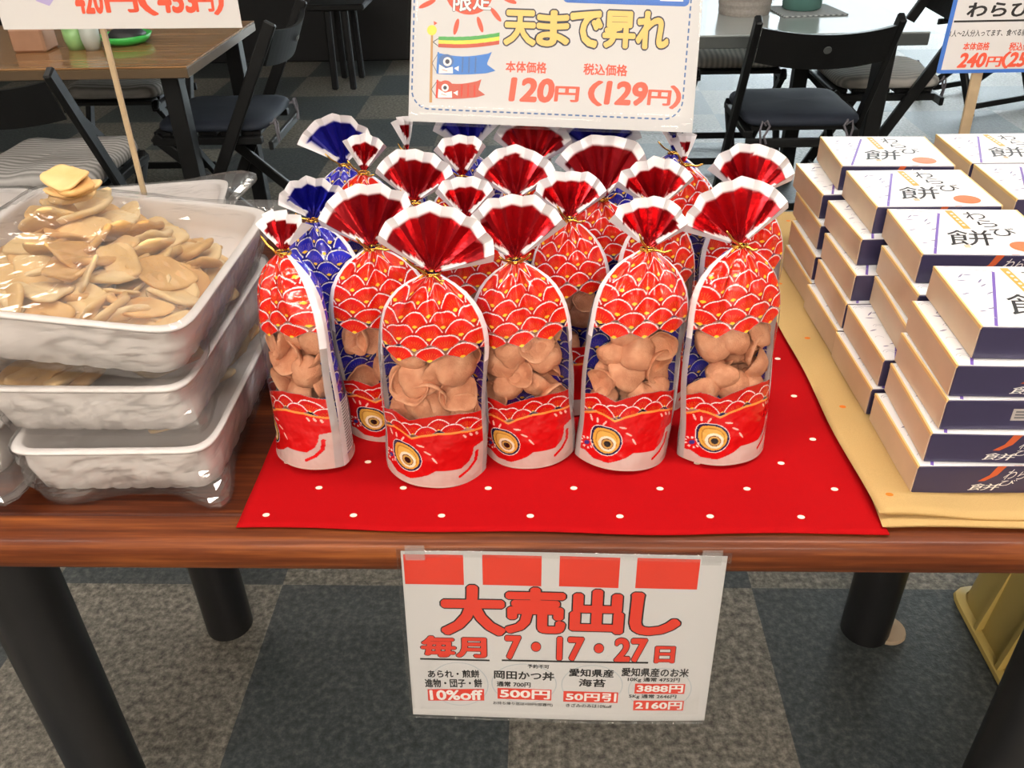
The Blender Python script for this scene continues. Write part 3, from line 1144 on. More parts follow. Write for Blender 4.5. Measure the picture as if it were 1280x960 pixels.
# ================================================================= CRACKER TRAYS
def tray_mat():
    m, nt, out = new_mat('white_tray_plastic')
    nz = noise_node(nt, 10.0)
    col = mix_color(nt, nz, (0.90, 0.83, 0.79), (0.93, 0.88, 0.85))
    p = principled(nt, out, col, 0.38, link=False)
    tl = nt.nodes.new('ShaderNodeBsdfTranslucent')
    tl.inputs[0].default_value = (0.90, 0.82, 0.78, 1)
    mx = nt.nodes.new('ShaderNodeMixShader')
    mx.inputs[0].default_value = 0.12
    nt.links.new(p, mx.inputs[1])
    nt.links.new(tl.outputs[0], mx.inputs[2])
    nt.links.new(mx.outputs[0], out.inputs[0])
    return m


TRAY = tray_mat()
WRAP = film_mat('crumpled_clear_wrap', rough=0.07, base=0.075, gain=0.65, milky=0.06, crinkle=0.35, cscale=25, milk_color=(0.9, 0.87, 0.84))


def rrect(a, hx, hy, e=5.0):
    """point of a rounded rectangle at angle a"""
    c, s = math.cos(a), math.sin(a)
    r = (abs(c / hx) ** e + abs(s / hy) ** e) ** (-1 / e)
    return r * c, r * s


def tray_mesh(hx, hy, h, taper=0.013):
    mb = MB()
    n = 240
    # (dx from rim half sizes, z)
    prof = [(-taper - 0.004, 0.0), (-taper, 0.003), (-taper * 0.45, h * 0.55), (-0.007, h - 0.006), (-0.007, h - 0.003), (0.0, h - 0.004), (0.0015, h - 0.001), (0.0, h), (-0.007, h), (-0.0095, h - 0.003),
            (-taper * 0.45 - 0.003, h * 0.55), (-taper - 0.003, 0.007), (-taper - 0.012, 0.0045)]
    for i, (d, z) in enumerate(prof):
        for k in range(n):
            a = 2 * math.pi * k / n
            x, y = rrect(a, hx + d, hy + d, 11.0)
            flute = 0.0
            if z < h * 0.7:
                flute = 0.0022 * max(0, math.sin((x if abs(y) / hy > abs(x) / hx else y) * 230)) * (1 - z / (h * 0.7))
            L = math.hypot(x, y)
            mb.v.append((x * (1 - flute / L), y * (1 - flute / L), z))
    for i in range(len(prof) - 1):
        for k in range(n):
            mb.f.append([i * n + k, i * n + (k + 1) % n, (i + 1) * n + (k + 1) % n, (i + 1) * n + k])
            mb.mi.append(0)
    mb.f.append([(len(prof) - 1) * n + k for k in range(n)])
    mb.f.append(list(range(n))[::-1])
    mb.mi += [0, 0]
    return mb.mesh('tray_body', TRAY, True)


def wrap_mesh(hx, hy, h, bulge, seed, ears, slack=0.006, taper=0.012, peak=(0, 0)):
    """clear bag around a tray: crumpled sides, a sheet drawn over the top and loose corner ears"""
    mb = MB()
    n, m = 110, 34
    for j in range(m + 1):
        s = j / m
        for k in range(n):
            a = 2 * math.pi * k / n
            if s < 0.45:
                t = s / 0.45
                gx = hx + 0.003 - taper * (1 - t)
                gy = hy + 0.003 - taper * (1 - t)
                x, y = rrect(a, gx, gy, 10.0)
                z = -0.0005 + (h + 0.003) * t
                ln = math.hypot(x, y)
                nz = noise.noise((x * 24 + seed, y * 24, z * 34)) + 1.1 * abs(noise.noise((x * 55, y * 55 + seed, z * 60)))
                out = slack * (0.5 + nz) * (0.4 + 0.6 * math.sin(math.pi * min(1, t * 1.0)))
                for ea, ew, el, ez in ears:
                    da = (a - ea + math.pi) % (2 * math.pi) - math.pi
                    out += el * math.exp(-(da / ew) ** 2) * math.exp(-((t - ez) / 0.30) ** 2)
                out = max(out, 0.0)
                x, y = x * (1 + out / ln), y * (1 + out / ln)
            else:
                t = (s - 0.45) / 0.55
                q = 1 - t
                x, y = rrect(a, (hx + 0.003) * q + 1e-4, (hy + 0.003) * q + 1e-4, 10.0 * q + 2.0 * (1 - q))
                d = math.exp(-(((x - peak[0]) / 0.10) ** 2 + ((y - peak[1]) / 0.10) ** 2))
                z = h + 0.003 + bulge * (0.35 * (1 - q ** 2) + 0.65 * d * min(1, t * 3.0))
                z += 0.0042 * (noise.noise((x * 26 + seed, y * 26, 2.0)) + 0.5 * abs(noise.noise((x * 70, y * 70, seed)))) * min(1, t * 5)
            mb.v.append((x, y, z))
    for j in range(m):
        for k in range(n):
            mb.f.append([j * n + k, j * n + (k + 1) % n, (j + 1) * n + (k + 1) % n, (j + 1) * n + k])
            mb.mi.append(0)
    return mb.mesh('clear_wrap', WRAP, False)


HX, HY, TH = 0.1375, 0.150, 0.0585
tray_me = tray_mesh(HX, HY, TH)


def cracker_tray(loc, rot, label, bulge, seed, ears, group, me=None, wrap=True, hy=HY, peak=(0, 0)):
    t = empty('cracker_tray', loc, rot)
    tag(t, label, 'tray', group)
    link('tray_body', me or tray_me, t)
    if wrap:
        link('clear_wrap', wrap_mesh(HX, hy, TH, bulge, seed, ears, peak=peak), t)['label'] = 'crumpled clear plastic wrap around the tray'
    return t


FRC = -0.84     # angle of the front right corner
G1 = 'stacked white cracker trays at the table front'
t1 = cracker_tray((-0.421, 0.783, TZ + 0.0025), (0, 0, 0.02), 'bottom white tray of the front stack, loose wrap corner lying near the table edge', -0.010, 1.0,
                  [(FRC, 0.16, 0.040, 0.05), (-2.0, 0.25, 0.018, 0.1), (0.4, 0.3, 0.012, 0.5)], G1)
t2 = cracker_tray((-0.441, 0.806, TZ + 0.0585), (0, math.radians(0.5), 0.0), 'middle white tray of the front stack, cracker edges showing on the left', -0.008, 2.0,
                  [(FRC + 0.1, 0.14, 0.022, 0.15), (0.5, 0.25, 0.014, 0.5)], G1)
t3 = cracker_tray((-0.470, 0.811, TZ + 0.1330), (0, math.radians(7.0), 0.0), 'top white tray of the front stack, heaped with tan rice crackers', 0.022, 3.0,
                  [(FRC + 0.15, 0.12, 0.014, 0.2), (0.84, 0.18, 0.035, 0.9), (-1.9, 0.3, 0.01, 0.4)], G1, peak=(-0.07, 0.09))
back_me = tray_mesh(HX, 0.13, TH)
G2 = 'empty trays behind the front stack'
t4 = cracker_tray((-0.605, 1.128, TZ + 0.002), (0, 0, 0.21), 'lower white tray behind the front stack', -0.004, 4.0, [], G2, back_me, False)
t5 = cracker_tray((-0.600, 1.125, TZ + 0.042), (0, 0, 0.21), 'empty white tray behind the heaped tray, only its far rim showing', -0.004, 5.0, [(0.76, 0.2, 0.06, 0.8)], G2, back_me, True, 0.13)
t6 = cracker_tray((-0.6800, 0.795, TZ + 0.0025), (0, 0, 0.0), 'low white tray at the left picture edge, wrap corner sticking out beside the front stack', 0.004, 6.0, [(FRC, 0.22, 0.060, 0.25), (-0.5, 0.25, 0.03, 0.5)], 'white trays at the left picture edge')
t7 = cracker_tray((-0.985, 1.205, TZ + 0.0025), (0, 0, 0.0), 'white tray at the back left corner of the table, only its rim peeping in', 0.008, 7.0, [(0.84, 0.2, 0.02, 0.7)], 'white trays at the left picture edge')
t1.scale = (0.73, 1, 1)
t2.scale = (0.76, 1, 1)


def chip_mat():
    m, nt, out = new_mat('rice_cracker')
    nz = noise_node(nt, 260.0, 3.0, rough=0.7)
    nb = noise_node(nt, 22.0, 2.0)
    oi = nt.nodes.new('ShaderNodeObjectInfo')
    f = math_node(nt, 'MULTIPLY_ADD', oi.outputs['Random'], 0.55, math_node(nt, 'MULTIPLY', nb, 0.55))
    col = ramp(nt, f, [(0.15, (0.50, 0.23, 0.06)), (0.40, (0.70, 0.41, 0.15)), (0.62, (0.78, 0.54, 0.25)), (0.9, (0.80, 0.62, 0.36))])
    principled(nt, out, col, 0.6, 0.0, 0.3, bump(nt, nz, 0.25, 0.0008))
    return m


CHIP = chip_mat()


def chip_mesh(seed):
    rs = random.Random(seed + 100)
    hx, hy = rs.uniform(0.021, 0.029), rs.uniform(0.017, 0.023)
    th = rs.uniform(0.0027, 0.0040)
    bend, twist = rs.uniform(-9, 9), rs.uniform(-6, 6)
    skew = rs.uniform(-.35, .35)
    n = 32
    vs, fs = [], []
    rings = [(0.0, 1), (0.55, 1), (0.86, 0.94), (0.97, 0.55), (1.0, 0.0), (0.97, -0.55), (0.86, -0.94), (0.55, -1), (0.0, -1)]
    ph = rs.uniform(0, 6)
    for q, s in rings:
        for k in range(n):
            a = 2 * math.pi * k / n
            x, y = rrect(a, hx, hy, 4.6 )
            wob = 1 + 0.06 * math.sin(2 * a + ph) + 0.04 * math.sin(3 * a + 2 * ph)
            x, y = x * q * wob + skew * y * q, y * q * wob
            z = s * th + bend * x * x * 0.8 + twist * x * y * 1.5 + 0.0012 * noise.noise((x * 90, y * 90, seed))
            vs.append((x, y, z))
    for i in range(len(rings) - 1):
        for k in range(n):
            fs.append((i * n + k, i * n + (k + 1) % n, (i + 1) * n + (k + 1) % n, (i + 1) * n + k))
    me = bpy.data.meshes.new('rice_cracker')
    me.from_pydata(vs, [], fs)
    me.materials.append(CHIP)
    me.polygons.foreach_set('use_smooth', [True] * len(fs))
    me.update()
    return me


chips = [chip_mesh(s) for s in range(8)]


def put_chip(troot, x, y, z, tilt, rs, label, group, flat=False):
    o = link('rice_cracker', chips[rs.randrange(8)])
    Rm = troot.rotation_euler.to_matrix()
    o.location = Rm @ Vector((x * troot.scale[0], y, z)) + Vector(troot.location)
    nrm = Vector((rs.gauss(0, tilt), rs.gauss(0, tilt), 1)).normalized()
    if flat:
        nrm = Vector((0.05, -0.1, 1)).normalized()
    o.rotation_mode = 'QUATERNION'
    o.rotation_quaternion = Vector((0, 0, 1)).rotation_difference(nrm) @ Matrix.Rotation(rs.uniform(0, 6.28), 3, 'Z').to_quaternion()
    s = rs.uniform(0.85, 1.1)
    o.scale = (s, s, s)
    tag(o, label, 'cracker', group)
    return o


rs = random.Random(21)
LT = 'tan rice cracker chip in the heap on the top tray of the front stack'
GT = 'rice crackers heaped on the top front tray'


def heap(x, y):
    e = max(abs(x) / (HX - 0.02), abs(y) / (HY - 0.02))
    edge = 1 - max(0, e) ** 2.5
    return 0.016 + 0.030 * edge + 0.026 * math.exp(-(((x + 0.070) / 0.05) ** 2 + ((y - 0.085) / 0.06) ** 2)) + 0.010 * math.exp(-((x / 0.09) ** 2 + (y / 0.09) ** 2))


for layer in range(4):
    step = 0.031
    for ix in range(-4, 5):
        for iy in range(-4, 5):
            x = ix * step * 0.86 + rs.uniform(-.010, .010) + (layer % 2) * 0.010
            y = iy * step + rs.uniform(-.010, .010) + (layer % 2) * 0.012
            if abs(x) > HX - 0.034 or abs(y) > HY - 0.034:
                continue
            if x > 0.055 and y > 0.075 and layer:
                continue
            if x < -0.085 and y > 0.02 and layer > 1 and y < 0.06:
                continue
            z = heap(x, y) * (0.34 + 0.22 * layer) + rs.uniform(-.002, .004)
            if layer == 3 and rs.random() < 0.12:
                continue
            put_chip(t3, x, y, z, 0.16 + 0.09 * layer, rs, LT, GT)
for i in range(4):
    put_chip(t3, -0.066 + rs.uniform(-.006, .006), 0.090 + rs.uniform(-.005, .005), 0.075 + i * 0.0068, 0.08, rs, LT, GT, True)
for x in (-0.098, -0.075, -0.050, -0.025):
    put_chip(t2, x, -0.108, 0.046 + rs.uniform(0, .004), 0.10, rs, 'rice cracker peeping over the rim of the middle front tray', 'rice crackers in the middle front tray')
for i in range(12):
    put_chip(t2, rs.uniform(-.09, .10), rs.uniform(-.10, .12), 0.026 + rs.uniform(0, .008), 0.15, rs, 'rice cracker lying inside the middle front tray', 'rice crackers lying in the middle front tray')
for i in range(9):
    put_chip(t1, 0.04 + rs.uniform(-.04, .05), rs.uniform(-.10, .12), 0.034 + rs.uniform(0, .012), 0.2, rs, 'rice cracker lying inside the bottom front tray', 'rice crackers in the bottom front tray')
for i in range(10):
    put_chip(t6, rs.uniform(-.02, .095), rs.uniform(-.09, .12), 0.040 + rs.uniform(0, .012), 0.2, rs, 'rice cracker in the tray at the left picture edge', 'rice crackers in the left edge tray')

# ================================================================= GIFT BOXES
BW, BD, BH = 0.139, 0.1225, 0.0330
BOXTOP = simple('white_box_paper', (0.80, 0.79, 0.80), 0.35, vary=0.02)
BOXNAVY = simple('dark_purple_box_paper', (0.040, 0.034, 0.078), 0.28, vary=0.12, scale=25)
CREAM = simple('cream_box_card', (0.60, 0.45, 0.30), 0.5, vary=0.10, scale=30)
GILT = simple('straw_yellow_box_edge', (0.80, 0.56, 0.22), 0.4)
PURPLE = simple('printed_purple', (0.16, 0.09, 0.38), 0.4)
LEAF = simple('printed_grey_violet', (0.18, 0.16, 0.28), 0.45)
PALE = simple('printed_faint_grey', (0.50, 0.49, 0.52), 0.45)
ORANGE = simple('printed_orange', (0.86, 0.33, 0.05), 0.4)
STAMP = simple('printed_orange_red_stamp', (0.72, 0.16, 0.05), 0.4, vary=0.3, scale=600)
FORANGE = simple('printed_deep_orange', (0.55, 0.10, 0.03), 0.4)


def box_proto():
    t = empty('gift_box')
    # sleeve: white lid face, dark front and back; local origin at the front left bottom corner
    mb = MB()
    e = 0.0022
    mb.box(0.0, BW, 0.0, BD, 0.0, BH - 0.0009, 1, 0.0008)
    mb.box(0.0004, BW - 0.0004, 0.0006, BD - 0.0006, BH - 0.0009, BH, 0)
    mb.build('sleeve', [BOXTOP, BOXNAVY], t)
    mb = MB()
    mb.box(-0.0008, 0.0004, 0.0012, BD - 0.0012, 0.0006, BH - 0.0030, 0)
    mb.build('end_flap', CREAM, t)['label'] = 'cream card end of the box'
    mb = MB()
    mb.box(BW - 0.0004, BW + 0.0008, 0.0012, BD - 0.0012, 0.0006, BH - 0.0030, 0)
    mb.build('end_flap', CREAM, t)['label'] = 'cream card end of the box'
    mb = MB()
    mb.box(-0.0010, 0.0010, 0.0006, BD - 0.0006, BH - 0.0032, BH + 0.0001, 0)
    mb.build('lid_edge', GILT, t)['label'] = 'straw yellow edge of the lid'
    mb = MB()
    mb.box(BW - 0.0010, BW + 0.0010, 0.0006, BD - 0.0006, BH - 0.0032, BH + 0.0001, 0)
    mb.build('lid_edge', GILT, t)['label'] = 'straw yellow edge of the lid'
    # printing on the lid
    mb = MB()
    mats = [PURPLE, LEAF, PALE, ORANGE, INK_BLACK, STAMP, INK_WHITE, CREAM]

    def top(x, y, l):
        return (x, y, BH + 0.0002 + l * 0.00015)

    def strip(x0, y0, x1, y1, wd, mat):
        d = Vector((x1 - x0, y1 - y0)).normalized()
        p = Vector((-d.y, d.x)) * wd / 2
        put_poly(mb, [(x0 + p.x, y0 + p.y), (x0 - p.x, y0 - p.y), (x1 - p.x, y1 - p.y), (x1 + p.x, y1 + p.y)][::-1], top, 0, mat)

    def leaf(x, y, ang, ln, wd, mat):
        c, s = math.cos(ang), math.sin(ang)
        pts = []
        for q, wv in ((-1, 0), (-.4, -.8), (.2, -.9), (1, 0), (.2, .9), (-.4, .8)):
            pts.append((x + q * ln * c - wv * wd * s, y + q * ln * s + wv * wd * c))
        put_poly(mb, pts, top, 0.5, mat)
    strip(0.012, 0.0008, 0.0512, 0.1095, 0.0028, 0)
    strip(0.0512, 0.1095, 0.009, 0.1205, 0.0008, 1)
    for (x, y, a, l) in ((.017, .100, .9, .0065), (.014, .090, -.1, .006), (.024, .102, .1, .005), (.031, .089, .95, .0065), (.031, .080, .7, .0058), (.031, .064, .6, .0055), (.0215, .034, .35, .0065), (.0085, .062, .4, .005), (.011, .028, .2, .004)):
        leaf(x, y, a, l, 0.0010, 1)
    for (cx, cy, r) in ((.0105, .0135, .0045), (.0105, .0135, .0075), (.0170, .0700, .0035), (.0170, .0700, .0060), (.010, .045, .005), (.0085, .112, .004), (.0085, .112, .0065)):
        n = 10
        for i in range(n):
            a, b_ = 0.2 + 2.6 * i / n, 0.2 + 2.6 * (i + 1) / n
            put_poly(mb, [(cx + r * math.cos(a), cy + r * math.sin(a)), (cx + r * math.cos(b_), cy + r * math.sin(b_)), (cx + (r - .0007) * math.cos(b_), cy + (r - .0007) * math.sin(b_)), (cx + (r - .0007) * math.cos(a), cy + (r - .0007) * math.sin(a))], top, 0.5, 2)
    strip(0.0640, 0.1180, 0.0665, 0.0660, 0.0080, 3)
    for i in range(5):
        put_disc(mb, 0.0646 + i * 0.0004, 0.108 - i * 0.008, 0.0018, 0.0024, top, 1, 6, 6)
    put_text(mb, '餅', (0.038, 0.022, 0.084, 0.062), top, 1, 4, 0.0, 0.25)
    put_text(mb, 'わ', (0.076, 0.092, 0.098, 0.114), top, 1, 4, 0.0)
    put_text(mb, 'ら', (0.082, 0.071, 0.102, 0.090), top, 1, 4, 0.0)
    put_text(mb, 'び', (0.088, 0.047, 0.114, 0.068), top, 1, 4, 0.0)
    put_rect(mb, 0.0475, 0.0165, 0.0535, 0.0235, top, 1, 7, 1)
    put_disc(mb, 0.1075, 0.0200, 0.0148, 0.0130, top, 1, 5)
    mb.build('lid_printing', mats, t)
    # printing on the dark front
    mb = MB()

    def fr(x, z, l):
        return (x, -0.0002 - l * 0.00015, z)
    pts = [(0.092, 0.0325), (0.084, 0.0325), (0.079, 0.022), (0.070, 0.0150), (0.076, 0.0150), (0.086, 0.022)]
    put_poly(mb, [(x - 0.012, z) for x, z in pts][::-1], fr, 0, 0)
    put_text(mb, 'わら', (0.082, 0.017, 0.101, 0.029), fr, 1, 1, -0.012, 0.5)
    put_text(mb, 'び', (0.079, 0.0095, 0.093, 0.0165), fr, 1, 1, -0.012, 0.5)
    put_text(mb, '餅', (0.052, 0.004, 0.080, 0.012), fr, 1, 1, -0.012, 0.6)
    put_rect(mb, 0.0865, 0.0331, 0.094, 0.0335, fr, 0, 0, 1)
    mb.build('front_printing', [FORANGE, INK_WHITE], t)
    return t


proto = box_proto()
# rows from the front: front left bottom corner and turn of each layer, bottom layer first
STACK = {
    1: [(.347, .640, 0.4), (.353, .646, -1.9), (.361, .651, -.5), (.363, .656, -2.0), (.379, .666, -2.2)],
    2: [(.345, .770, 1.3), (.352, .774, .4), (.371, .781, -2.9), (.378, .791, -1.4), (.383, .816, -2.6)],
    3: [(.344, .895, 1.5), (.350, .899, -.1), (.356, .905, .8), (.364, .930, 2.2), (.379, .945, -.6)],
    4: [(.346, 1.020, 1.7), (.348, 1.028, .3), (.355, 1.050, .5), (.358, 1.072, 1.9), (.380, 1.086, -2.6)],
}
ROWW = {1: 'front', 2: 'second', 3: 'third', 4: 'rear'}
LAYW = ['bottom box', 'second box from below', 'middle box', 'fourth box from below', 'topmost box']
EXTRA = {(1, 2): 'with grey sticker'}
first = True
GB = 'white lidded gift boxes stacked on the tan cloth'
for row, cells in STACK.items():
    for li, (x, y, ang) in enumerate(cells):
        o = proto if first else copy_tree(proto)
        o.location = (x, y - 0.004, ZB + li * (BH + 0.0004))
        o.rotation_euler = (0, 0, math.radians(ang))
        tag(o, ('%s of the %s stack of gift boxes beside the carp bags%s' % (LAYW[li], ROWW[row], ', ' + EXTRA[(row, li)] if (row, li) in EXTRA else '')), 'gift box', GB)
        first = False
for row, yb_, in ((3, 0.9), (4, 1.026)):
    for li in range(5):
        o = copy_tree(proto)
        o.location = (0.536 + 0.002 * li - (0.004 if li < 4 else 0), yb_ + 0.012 * li + (0.012 if li == 4 else 0), ZB + li * (BH + 0.0004))
        o.rotation_euler = (0, 0, math.radians((-0.8, 0.5, 1.0, -0.5, -0.8)[li]))
        tag(o, '%s of the %s stack of gift boxes at the right picture edge' % (LAYW[li], 'nearer' if row == 3 else 'farther'), 'gift box', GB)
# the middle box of the front stack shows its plain side with a price sticker
bx3 = [o for o in bpy.data.objects if o.get('label', '').startswith('middle box of the front stack')][0]
for ch in [c for c in bpy.data.objects if c.parent == bx3 and c.name.startswith('front_printing')]:
    bpy.data.objects.remove(ch)
mb = MB()
mb.box(0.060, 0.094, -0.0006, -0.0001, 0.011, 0.0235, 0)
for i in range(3):
    mb.box(0.0625, 0.0625 + (0.026, 0.018, 0.024)[i], -0.0008, -0.0005, 0.0135 + i * 0.0032, 0.0150 + i * 0.0032, 1)
st = mb.build('price_sticker', [simple('grey_sticker_paper', (0.42, 0.38, 0.36), 0.5), LABELI], bx3)
st['label'] = 'small grey price sticker'

# ================================================================= PAPER SIGNS
def sheet_xf(origin, yaw, lean, roll, bend=None):
    Mx = Matrix.Rotation(yaw, 3, 'Z') @ Matrix.Rotation(lean, 3, 'X') @ Matrix.Rotation(roll, 3, 'Y')
    og = Vector(origin)

    def xf(x, y, l):
        d = bend(x, y) if bend else 0.0
        return tuple(og + Mx @ Vector((x * 0.001, -l * 0.00022 + d * 0.001, y * 0.001)))
    return xf


def grid_sheet(mb, x0, y0, x1, y1, xf, layer, mat=0, nx=16, ny=10, thick=0.6):
    b0 = len(mb.v)
    for s in (0, 1):
        for j in range(ny + 1):
            for i in range(nx + 1):
                mb.v.append(xf(x0 + (x1 - x0) * i / nx, y0 + (y1 - y0) * j / ny, layer - (thick if s == 0 else 0)))
    k = (nx + 1) * (ny + 1)
    for s in (0, 1):
        for j in range(ny):
            for i in range(nx):
                a = b0 + s * k + j * (nx + 1) + i
                f = [a, a + 1, a + nx + 2, a + nx + 1]
                mb.f.append(f if s else f[::-1])
                mb.mi.append(mat)
    edge = list(range(nx + 1)) + [j * (nx + 1) + nx for j in range(1, ny + 1)] + [ny * (nx + 1) + i for i in range(nx - 1, -1, -1)] + [j * (nx + 1) for j in range(ny - 1, 0, -1)]
    for q in range(len(edge)):
        a, c = edge[q], edge[(q + 1) % len(edge)]
        mb.f.append([b0 + a, b0 + c, b0 + k + c, b0 + k + a])
        mb.mi.append(mat)


# --- the sale poster taped to the table edge
def pbend(x, y):
    return -3.5 * (1 - y / 210.0) * math.sin(math.pi * x / 297.0) + 1.0 * math.sin(x / 60.0)


PX = sheet_xf((-0.1362, 0.5470, 0.5392), 0.0092, -0.0995, 0.0185, pbend)
poster = empty('sale_poster', (0.0, 0.56, 0.64))
tag(poster, 'white sale poster with red blocks and red lettering taped to the table edge', 'poster')
poster_inv = Matrix.Translation((0.0, -0.56, -0.64))


def under(o, root):
    """keep a mesh built in room coordinates where it is, below its root"""
    o.parent = root
    o.matrix_parent_inverse = Matrix.LocRotScale(root.location, root.rotation_euler, root.scale).inverted()
    return o


mb = MB()
grid_sheet(mb, 0, 0, 297, 210, PX, 0, 0, 24, 16)
under(mb.build('paper', PAPER), poster)
mb = MB()
grid_sheet(mb, -4, -4, 301, 214, PX, 2.6, 0, 24, 16, 0.3)
under(mb.build('laminate', LAMINATE, smooth=True), poster)['label'] = 'clear laminate around the paper'
mb = MB()
for x0, x1 in ((2, 57), (74.5, 129), (145.5, 200.5), (216, 273)):
    put_rect(mb, x0, 171.5, x1, 206.5, PX, 0.8, 0, 8, skew=-0.5)
for x0, y0, x1, y1 in ((16.5, 20.5, 73.5, 36.5), (87, 26.3, 141, 41), (153, 25, 207.5, 39.5), (223.5, 38, 273.2, 51.5), (223.5, 14.8, 274, 28.5)):
    put_rect(mb, x0, y0, x1, y1, PX, 0.8, 0, 8, skew=(2.5 if x0 < 20 else -0.3))
for tx, r in (('大', (36, 112, 93, 168.5)), ('売', (97, 115.5, 150, 167)), ('出', (159, 117.5, 205, 166.5)), ('し', (216, 117, 259, 164))):
    put_text(mb, tx, r, PX, 1.2, 1, 0.068)
    put_text(mb, tx, r, PX, 1.7, 0, 0.044)
for tx, r in (('毎月', (14, 81.5, 75.5, 107)), ('7・17・27', (96, 81.5, 231, 109)), ('日', (241, 80, 258.5, 100))):
    put_text(mb, tx, r, PX, 1.2, 1, 0.066)
    put_text(mb, tx, r, PX, 1.7, 0, 0.040)
put_rect(mb, 11.2, 76.6, 79.6, 78.8, PX, 1.9, 1, 6)
put_rect(mb, 91.6, 77.2, 234.4, 79.4, PX, 1.9, 1, 10, skew=1.2)
for cx, cy, rx_, ry_ in ((48.5, 44.5, 29.5, 29.5), (113.5, 47.8, 32.5, 26.5), (181, 48.3, 30.5, 26.5), (248.5, 43.5, 31.5, 29)):
    put_ring(mb, cx, cy, rx_, ry_, 0.9, PX, 0.5, 3)
for tx, r, bo in (('あられ・煎餅', (18, 53.5, 69, 63.5), .028), ('進物・団子・餅', (14.5, 40.5, 71.5, 51.5), .028), ('予約不可', (117, 68.8, 138, 73.8), .028), ('岡田かつ丼', (84, 53.5, 143, 64.3), .028),
                  ('通常 700円', (86.5, 43.3, 120, 50), .028), ('お持ち帰り迄は+50円(容器代)', (82.5, 17.5, 142.5, 22.3), .018), ('愛知県産', (158, 59.5, 201.5, 69.5), .028), ('海苔', (168, 46.3, 194, 56.3), .028),
                  ('きざみのみは10%off', (156, 17.6, 202, 22.6), .018), ('愛知県産のお米', (209.5, 61, 275, 72), .028), ('10Kg 通常 4752円', (216, 53.4, 267, 59.8), .028), ('5Kg 通常 2646円', (218.5, 31, 265.5, 37), .028)):
    put_text(mb, tx, r, PX, 1.5, 2, bo, 0, (0.035 if tx.startswith(('あら', '進')) else -0.01))
for tx, r in (('10%off', (19, 23.2, 71.5, 36)), ('500円', (90, 28, 139, 39.5)), ('50円引', (156, 26.8, 205.5, 37.7)), ('3888円', (226, 39.8, 271, 49.8)), ('2160円', (226, 16.5, 272, 26.7))):
    put_text(mb, tx, r, PX, 1.5, 4, 0.030, 0, (0.04 if 'off' in tx else -0.005))
under(mb.build('lettering', [INK_RED, INK_BLACK, INK_BLACK, INK_GREY, INK_WHITE]), poster)
mb = MB()
for x in (4, 274):
    mb = MB()
    grid_sheet(mb, x, 200, x + 18, 217, PX, 3.4, 0, 3, 5, 0.2)
    under(mb.build('tape', TAPE), poster)['label'] = 'clear tape at an upper corner'

# --- price board above the carp bags
CX = sheet_xf((-0.1483, 0.9314, 1.0343), -0.026, -0.4166, 0.0452)
board = empty('price_board', (0.004, 1.0, TZ))
tag(board, 'white price board with carp streamers and yellow lettering above the bags', 'price board', 'price boards on sticks')
mb = MB()
grid_sheet(mb, 0, 0, 306, 205, CX, 0, 0)
under(mb.build('paper', PAPER), board)
mb = MB()
grid_sheet(mb, -4, -3.5, 311, 209, CX, 3.4, 0, 16, 10, 0.3)
under(mb.build('laminate', LAMINATE, smooth=True), board)['label'] = 'clear laminate around the paper'
mb = MB()
mats = [INK_CORAL, INK_NAVY, INK_YELLOW, INK_SLATE, INK_BLUE, INK_WHITE]
for i, tx in enumerate('天まで昇れ'):
    r = (101 + i * 34.9, 83.5 + i * 0.3, 101 + i * 34.9 + 32, 116.5 + i * 0.8)
    put_text(mb, tx, r, CX, 1.0, 1, 0.078)
    put_text(mb, tx, r, CX, 1.6, 2, 0.038)
put_text(mb, '本体価格', (103.7, 55, 147, 66), CX, 1, 0, 0.028)
put_text(mb, '税込価格', (186.7, 55.2, 232.7, 66.4), CX, 1, 0, 0.028)
put_text(mb, '120', (110.5, 26, 155.5, 48.6), CX, 1, 0, 0.045, 0.10)
put_text(mb, '円', (158, 27, 182.5, 42), CX, 1, 0, 0.030, 0.05)
put_text(mb, '（', (194, 24, 207, 49), CX, 1, 0, 0.03)
put_text(mb, '129', (212.5, 26.5, 254.5, 48.6), CX, 1, 0, 0.045, 0.10)
put_text(mb, '円', (257, 27, 280, 42), CX, 1, 0, 0.030, 0.05)
put_text(mb, '）', (280.5, 24, 290.5, 47), CX, 1, 0, 0.03)
# dashed frame
path = []
r0 = 20.0
for p in ((3.0, 200), (3.0, 33.5)):
    path.append(p)
for i in range(1, 10):
    a = math.pi + math.pi / 2 * i / 9
    path.append((3.0 + r0 + r0 * math.cos(a), 33.5 + r0 * math.sin(a)))
path.append((273.5, 12.8))
for i in range(1, 10):
    a = -math.pi / 2 + math.pi / 2 * i / 9
    path.append((273.5 + r0 * math.cos(a), 32.8 + r0 * math.sin(a)))
path.append((294.5, 200))
acc, on_len, per = 0.0, 4.6, 7.4
for (ax, ay), (bx_, by_) in zip(path[:-1], path[1:]):
    L = math.hypot(bx_ - ax, by_ - ay)
    ux, uy = (bx_ - ax) / L, (by_ - ay) / L
    s = 0.0
    while s < L:
        ph = (acc + s) % per
        if ph < on_len:
            e = min(L, s + on_len - ph)
            nxp, nyp = -uy * 0.8, ux * 0.8
            put_poly(mb, [(ax + ux * s + nxp, ay + uy * s + nyp), (ax + ux * s - nxp, ay + uy * s - nyp), (ax + ux * e - nxp, ay + uy * e - nyp), (ax + ux * e + nxp, ay + uy * e + nyp)], CX, 0.8, 3)
            s = e + 1e-6
        else:
            s += per - ph + 1e-6
    acc += L
pts = []
for cx, cy, a0 in ((287, 133, -math.pi / 2), (287, 150, 0), (166, 150, math.pi / 2), (166, 133, math.pi)):
    for i in range(6):
        a = a0 + math.pi / 2 * i / 5
        pts.append((cx + 5.5 * math.cos(a), cy + 5.5 * math.sin(a) - 0.6))
